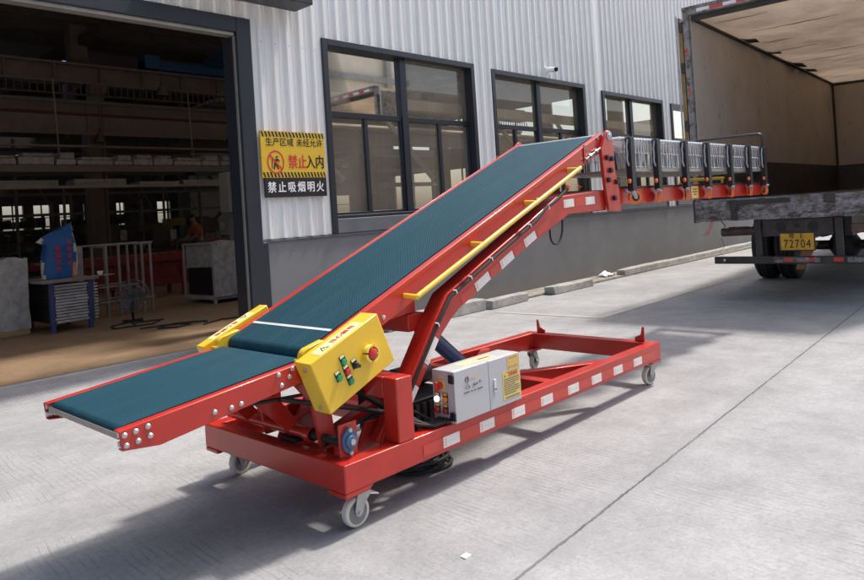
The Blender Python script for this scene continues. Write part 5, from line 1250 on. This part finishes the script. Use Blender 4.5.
machine(7.9, 19.6, 'dark drilling machine right of the column foot', 1.0)
machine(9.25, 19.4, 'dark squat machine left of the orange worker', .95)
machine(11.4, 20.5, 'dark machine cabinet right of the orange worker', 1.05)
machine(12.9, 20.2, 'pale grey machine by the far partition', .9, 'interior_steel')
mb = MB((11.2, 19.2, 0)); leg4(mb, 9.6, 13.2, 18.9, 19.5, .005, .95, .06); mb.box(9.6, 13.2, 18.9, 19.5, .951, 1.0)
for k in range(9): mb.box(9.8+k*.37, 9.95+k*.37+.1*(k % 3), 19.0, 19.35, 1.001, 1.06+.05*(k % 4))
tag(mb.build('workbench', M['interior_steel'], loc=(11.2, 19.2, 0)), 'long cluttered workbench beside the orange worker', 'workbench')
mb = MB((8.2, 13.0, 0)); mb.box(7.80, 8.7, 13.0, 13.35, 1.62, 2.45); mb.box(7.95, 8.01, 13.05, 13.3, .005, 1.619); mb.box(8.5, 8.56, 13.05, 13.3, .005, 1.619)
mb.tube([(7.88, 12.99, 2.4), (7.88, 12.97, 2.2), (7.84, 12.96, 2.1)], .02, 6)
tag(mb.build('switch_cabinet', M['interior_wall'], loc=(8.2, 13.0, 0), bevel=.01), 'pale grey switch cabinet raised on legs beside the door jamb', 'cabinet')
mb = MB((11.3, 21.5, 0)); mb.box(10.6, 12.0, 21.3, 21.7, 1.45, 1.68); mb.box(10.7, 10.8, 21.4, 21.6, .01, 1.449); mb.box(11.8, 11.9, 21.4, 21.6, .01, 1.449)
tag(mb.build('yellow_gantry', plain('dull_yellow', (.42, .30, .04), .5), loc=(11.3, 21.5, 0)), 'small dull yellow gantry stand behind the orange worker', 'stand')
# overhead crane
F = (10.5, 17.8, 5.46)
OC = thing('overhead_crane', 'blue overhead travelling crane resting on the runway girder', 'crane', F)
mb = MB(F); mb.box(8.35, 12.3, 17.55, 17.9, 5.50, 5.72); mb.box(8.35, 8.75, 17.5, 17.95, 5.50, 5.85); ec = mb.build('end_carriage', M['crane_blue'], OC, bevel=.01)
mb = MB(F)
for x in (8.8, 11.8): mb.cyl((x, 17.62, 5.50), (x, 17.80, 5.50), .04, 12)
mb.build('carriage_wheel', M['interior_dark'], ec)
mb = MB(F); mb.prism([(17.9, 5.73), (17.3, 5.73), (15.8, 5.55), (7.2, 5.55), (7.2, 6.20), (15.8, 6.20), (17.2, 6.05), (17.9, 5.95)], 'x', 10.2, 10.75); gd = mb.build('bridge_girder', M['crane_blue'], OC, bevel=.01)
mb = MB(F)
for y in (15.3, 15.1): mb.box(10.194, 10.1985, y, y+.06, 5.6, 6.15)
mb.build('girder_mark', M['wrap'], gd, smooth=0)
# worker in orange bending over the bench
PO = (10.12, 18.55, 0)
PE = thing('person', 'worker in an orange top and dark trousers bending over the bench', 'person', PO)
def skin(name, pts, edges, rad, mat, parent, sub=2, root=0):
    me = bpy.data.meshes.new(name); me.from_pydata([tuple(Vector(p)) for p in pts], edges, []); me.materials.append(mat)
    o = bpy.data.objects.new(name, me); COL.objects.link(o); o.parent = parent
    sk = o.modifiers.new('skin', 'SKIN'); sk.use_smooth_shade = True
    for v, r in zip(me.skin_vertices[0].data, rad): v.radius = (r, r) if not isinstance(r, tuple) else r
    me.skin_vertices[0].data[root].use_root = True
    s_ = o.modifiers.new('sub', 'SUBSURF'); s_.levels = 1; s_.render_levels = sub; return o
body = [(0, 0, .92), (-.03, -.02, 1.12), (-.10, -.04, 1.33), (-.16, -.05, 1.47), (-.20, -.06, 1.56), (-.24, -.07, 1.66),
        (-.10, .17, 1.38), (-.20, .22, 1.12), (-.40, .15, 1.03), (-.50, .12, 1.03), (-.12, -.24, 1.38), (-.22, -.30, 1.12), (-.42, -.22, 1.03), (-.52, -.18, 1.03),
        (.0, .10, .86), (.02, .11, .48), (.06, .11, .09), (-.10, .12, .04), (.0, -.10, .86), (-.05, -.11, .48), (0, -.11, .09), (-.16, -.12, .04)]
ed = [(0, 1), (1, 2), (2, 3), (3, 4), (4, 5), (2, 6), (6, 7), (7, 8), (8, 9), (2, 10), (10, 11), (11, 12), (12, 13), (0, 14), (14, 15), (15, 16), (16, 17), (0, 18), (18, 19), (19, 20), (20, 21)]
rd = [.13, .12, .13, .06, .07, .09, .055, .045, .034, .03, .055, .045, .034, .03, .09, .06, .042, .035, .09, .06, .042, .035]
skin('body', body, ed, rd, M['skin'], PE)
skin('shirt', [body[i] for i in (0, 1, 2, 6, 7, 10, 11)]+[(-.135, -.045, 1.42)], [(0, 1), (1, 2), (2, 3), (3, 4), (2, 5), (5, 6), (2, 7)], [.145, .145, .155, .075, .06, .075, .06, .075], M['aisle_orange'], PE)
skin('trousers', [body[i] for i in (0, 14, 15, 16, 18, 19, 20)], [(0, 1), (1, 2), (2, 3), (0, 4), (4, 5), (5, 6)], [.142, .105, .08, .065, .105, .08, .065], M['trousers'], PE)
skin('hair', [(-.215, -.065, 1.63), (-.235, -.07, 1.69), (-.25, -.075, 1.73)], [(0, 1), (1, 2)], [.085, .102, .075], M['hair'], PE)
for i in (9, 13):
    hb = body[i]
    for k in range(5):
        a = (-.012+.012*k-.012); s_ = 1 if i == 9 else -1
        tip = (-.075, a*1.4, -.02) if k < 4 else (-.035, s_*-.045, -.01)
        skin('finger', [hb, (hb[0]+tip[0]*.55, hb[1]+tip[1]*.8, hb[2]+tip[2]*.4), (hb[0]+tip[0], hb[1]+tip[1], hb[2]+tip[2])], [(0, 1), (1, 2)], [.010, .009, .007], M['skin'], PE, 1)
